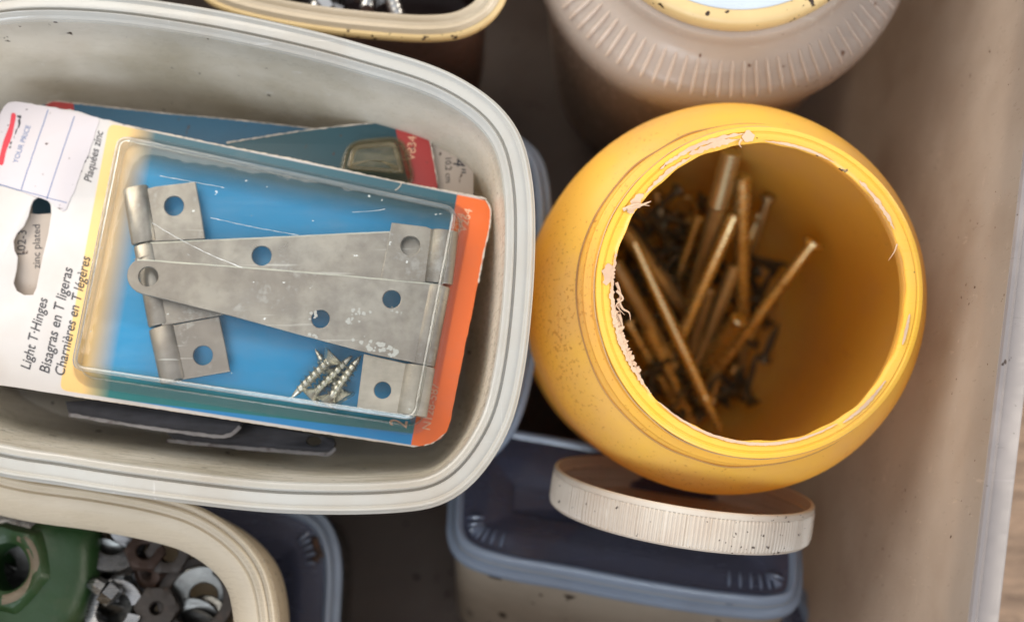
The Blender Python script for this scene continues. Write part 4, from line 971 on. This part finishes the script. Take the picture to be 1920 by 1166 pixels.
# ------------------------------------------------------------------ top left-centre tub with bolts
f17 = flat(17.0)
tp = [(350, -60), (380, -10), (430, 16), (520, 38), (620, 54), (720, 64), (800, 68), (860, 62), (905, 42), (935, 12), (952, -30), (960, -120), (930, -260), (800, -330), (500, -330), (370, -240)]
to = smooth_outline([f17.pix(*p) for p in tp], 220)
RIM3 = [(0.08, -0.5), (0.0, -0.45), (0.0, -0.22), (0.12, -0.16), (0.20, -0.05), (0.26, 0.0), (0.34, -0.04), (0.44, -0.14), (0.58, -0.12), (0.68, -0.02), (0.76, 0.0), (0.84, -0.08), (0.9, -0.35), (0.82, -0.35), (0.74, -0.12), (0.5, -0.22), (0.3, -0.14), (0.12, -0.3), (0.12, -0.45)]
tt = tub('plastic_tub', f17, to, 'plastic tub of silver bolts with dirty yellowed rim edge, top of picture', 'tub', 11.5, 0.4, (M['canbody'], M['cream_clear']), RIM3, lipw=0.9, base_r=0.8)
v, f = sweep(to, f17, [(0.06, -0.52), (-0.06, -0.46), (-0.07, -0.2), (0.0, -0.13), (0.10, -0.12), (0.14, -0.18), (0.05, -0.24)], closed=True); mesh('yellowed_edge', v, f, M['goldrim'], tt)
def bolt(name, label, group, mat):
    root = thing(name, (0, 0, 0), label, 'bolt', group)
    mb = MB(); n = 26
    mb.add(*tube([(0, 0, -0.3-3.2*i/n) for i in range(n+1)], [0.30 if i % 2 else 0.24 for i in range(n+1)], 14)); mb.build('threaded_shank', mat, root)
    N = 6; MB().add(*tube([(0, 0, -0.35), (0, 0, -0.33), (0, 0, 0.05), (0, 0, 0.12)], [0.5, 0.58, 0.58, 0.48], 6)).build('head', mat, root, smooth=15)
    return root
b0 = bolt('hex_bolt', 'silver hex bolt in the tub at the top edge', 'silver bolts in the top tub', M['steel'])
random.seed(8)
for i in range(26):
    o = b0 if i == 0 else copy_tree(b0)
    c = P(random.uniform(600, 800), random.uniform(-150, -25), 14.6+random.uniform(-0.7, 0.9)); a = random.uniform(0, 6.28)
    d = Vector((math.cos(a), math.sin(a)*0.7, random.uniform(-0.3, 0.3)))
    orient(o, c+d*1.5, c-d, 0)
mesh_fill = [(f17.w(*p, -2.2)) for p in to]

# ------------------------------------------------------------------ cloudy ribbed jar, top right
jc = P(1380, -220, 18.2); 
tj = thing('ribbed_jar', (jc.x, jc.y, 0), 'large cloudy pinkish jar with ribbed shoulder and white cap, top right', 'jar')
c0 = Vector((jc.x, jc.y, 0))
po = [(5.6, 0.05), (5.95, 0.5), (6.05, 1.5), (6.8, 11.8), (7.2, 13.3), (7.42, 14.4), (7.42, 15.2), (7.25, 15.75), (6.95, 16.0), (6.6, 16.15), (6.2, 16.4), (5.75, 16.7), (5.65, 16.95), (5.62, 17.25), (5.55, 17.35), (5.3, 17.4), (5.15, 17.45), (5.15, 17.3), (5.4, 17.2), (5.5, 16.7), (6.3, 16.1), (7.05, 15.6), (7.25, 15.1), (7.25, 14.3), (7.05, 13.3), (6.65, 11.8), (5.9, 1.5), (5.8, 0.6), (5.5, 0.2)]
v, f = revolve(c0, (0, 0, 1), po, 160, closed=True); bj = mesh('body', v, f, M['jarclear'], tj)
rb_ = MB()
for i in range(92):
    a = 2*math.pi*i/92
    q = [(7.28, 15.80), (7.2, 15.90), (6.9, 16.06), (6.5, 16.24), (6.2, 16.42), (6.08, 16.46)]
    rb_.add(*tube([c0+Vector((r*math.cos(a), r*math.sin(a), h)) for r, h in q], [0.02, 0.06, 0.075, 0.075, 0.065, 0.02], 8))
rb_.build('shoulder_ribs', M['jarclear'], bj)
v, f = revolve(c0, (0, 0, 1), [(5.15, 17.35), (5.36, 17.42), (5.42, 17.6), (5.40, 18.0), (5.32, 18.12), (5.15, 18.2), (4.85, 18.2), (4.8, 17.4)], 160, closed=True); lr = mesh('lid_ring', v, f, M['goldrim'], tj)
v, f = revolve(c0, (0, 0, 1), [(4.9, 18.1), (4.86, 18.24), (4.78, 18.26), (4.6, 18.2), (4.0, 18.18), (0.5, 18.2)], 160, cap1=True); mesh('lid_top', v, f, M['whitecap'], tj)
# dark contents inside the ribbed jar
v, f = revolve(c0, (0, 0, 1), [(0.3, 0.3), (5.3, 0.4), (5.6, 3), (6.0, 8.4), (5.6, 8.9), (4, 9.4), (0.3, 9.2)], 64, cap0=True, cap1=True, wob=lambda a, r, h: 0.12*math.sin(7*a+h*3) if 1 < r < 5.9 else 0)
o = mesh('jar_contents', v, f, M['brown'], base=c0+Vector((0, 0, 0.3))); tag(o, 'dark brown contents dimly visible inside the cloudy ribbed jar', 'jar contents')

random.seed(44)
cr0 = None
for i in range(22):
    c = Vector((random.uniform(-5.5, 1.0), random.uniform(-13.0, -5.5), 0.04)) if i < 14 else Vector((random.uniform(11.0, 13.0), random.uniform(-9, 3), 0.04))
    if cr0 is None:
        vv = [(math.cos(a)*0.16*k, math.sin(a)*0.11*k, h) for (k, h) in ((0.8, 0), (1.0, 0.05), (0.5, 0.1)) for a in (0, 1.1, 2.3, 3.0, 4.2, 5.3)]
        ff = [(j*6+k, j*6+(k+1) % 6, j*6+6+(k+1) % 6, j*6+6+k) for j in (0, 1) for k in range(6)]+[tuple(range(6)), tuple(range(12, 18))]
        cr0 = mesh('dirt_crumb', vv, ff, M['brown'], smooth=0); o = cr0
        tag(o, 'tiny brown dirt crumb on the dark base of the bin', 'crumb', 'dirt crumbs on the base of the bin')
    else:
        o = cr0.copy(); COL.objects.link(o)
    o.location = c*U; o.rotation_euler = (0, 0, random.random()*6); k = random.uniform(0.5, 1.3); o.scale = (k, k, k)
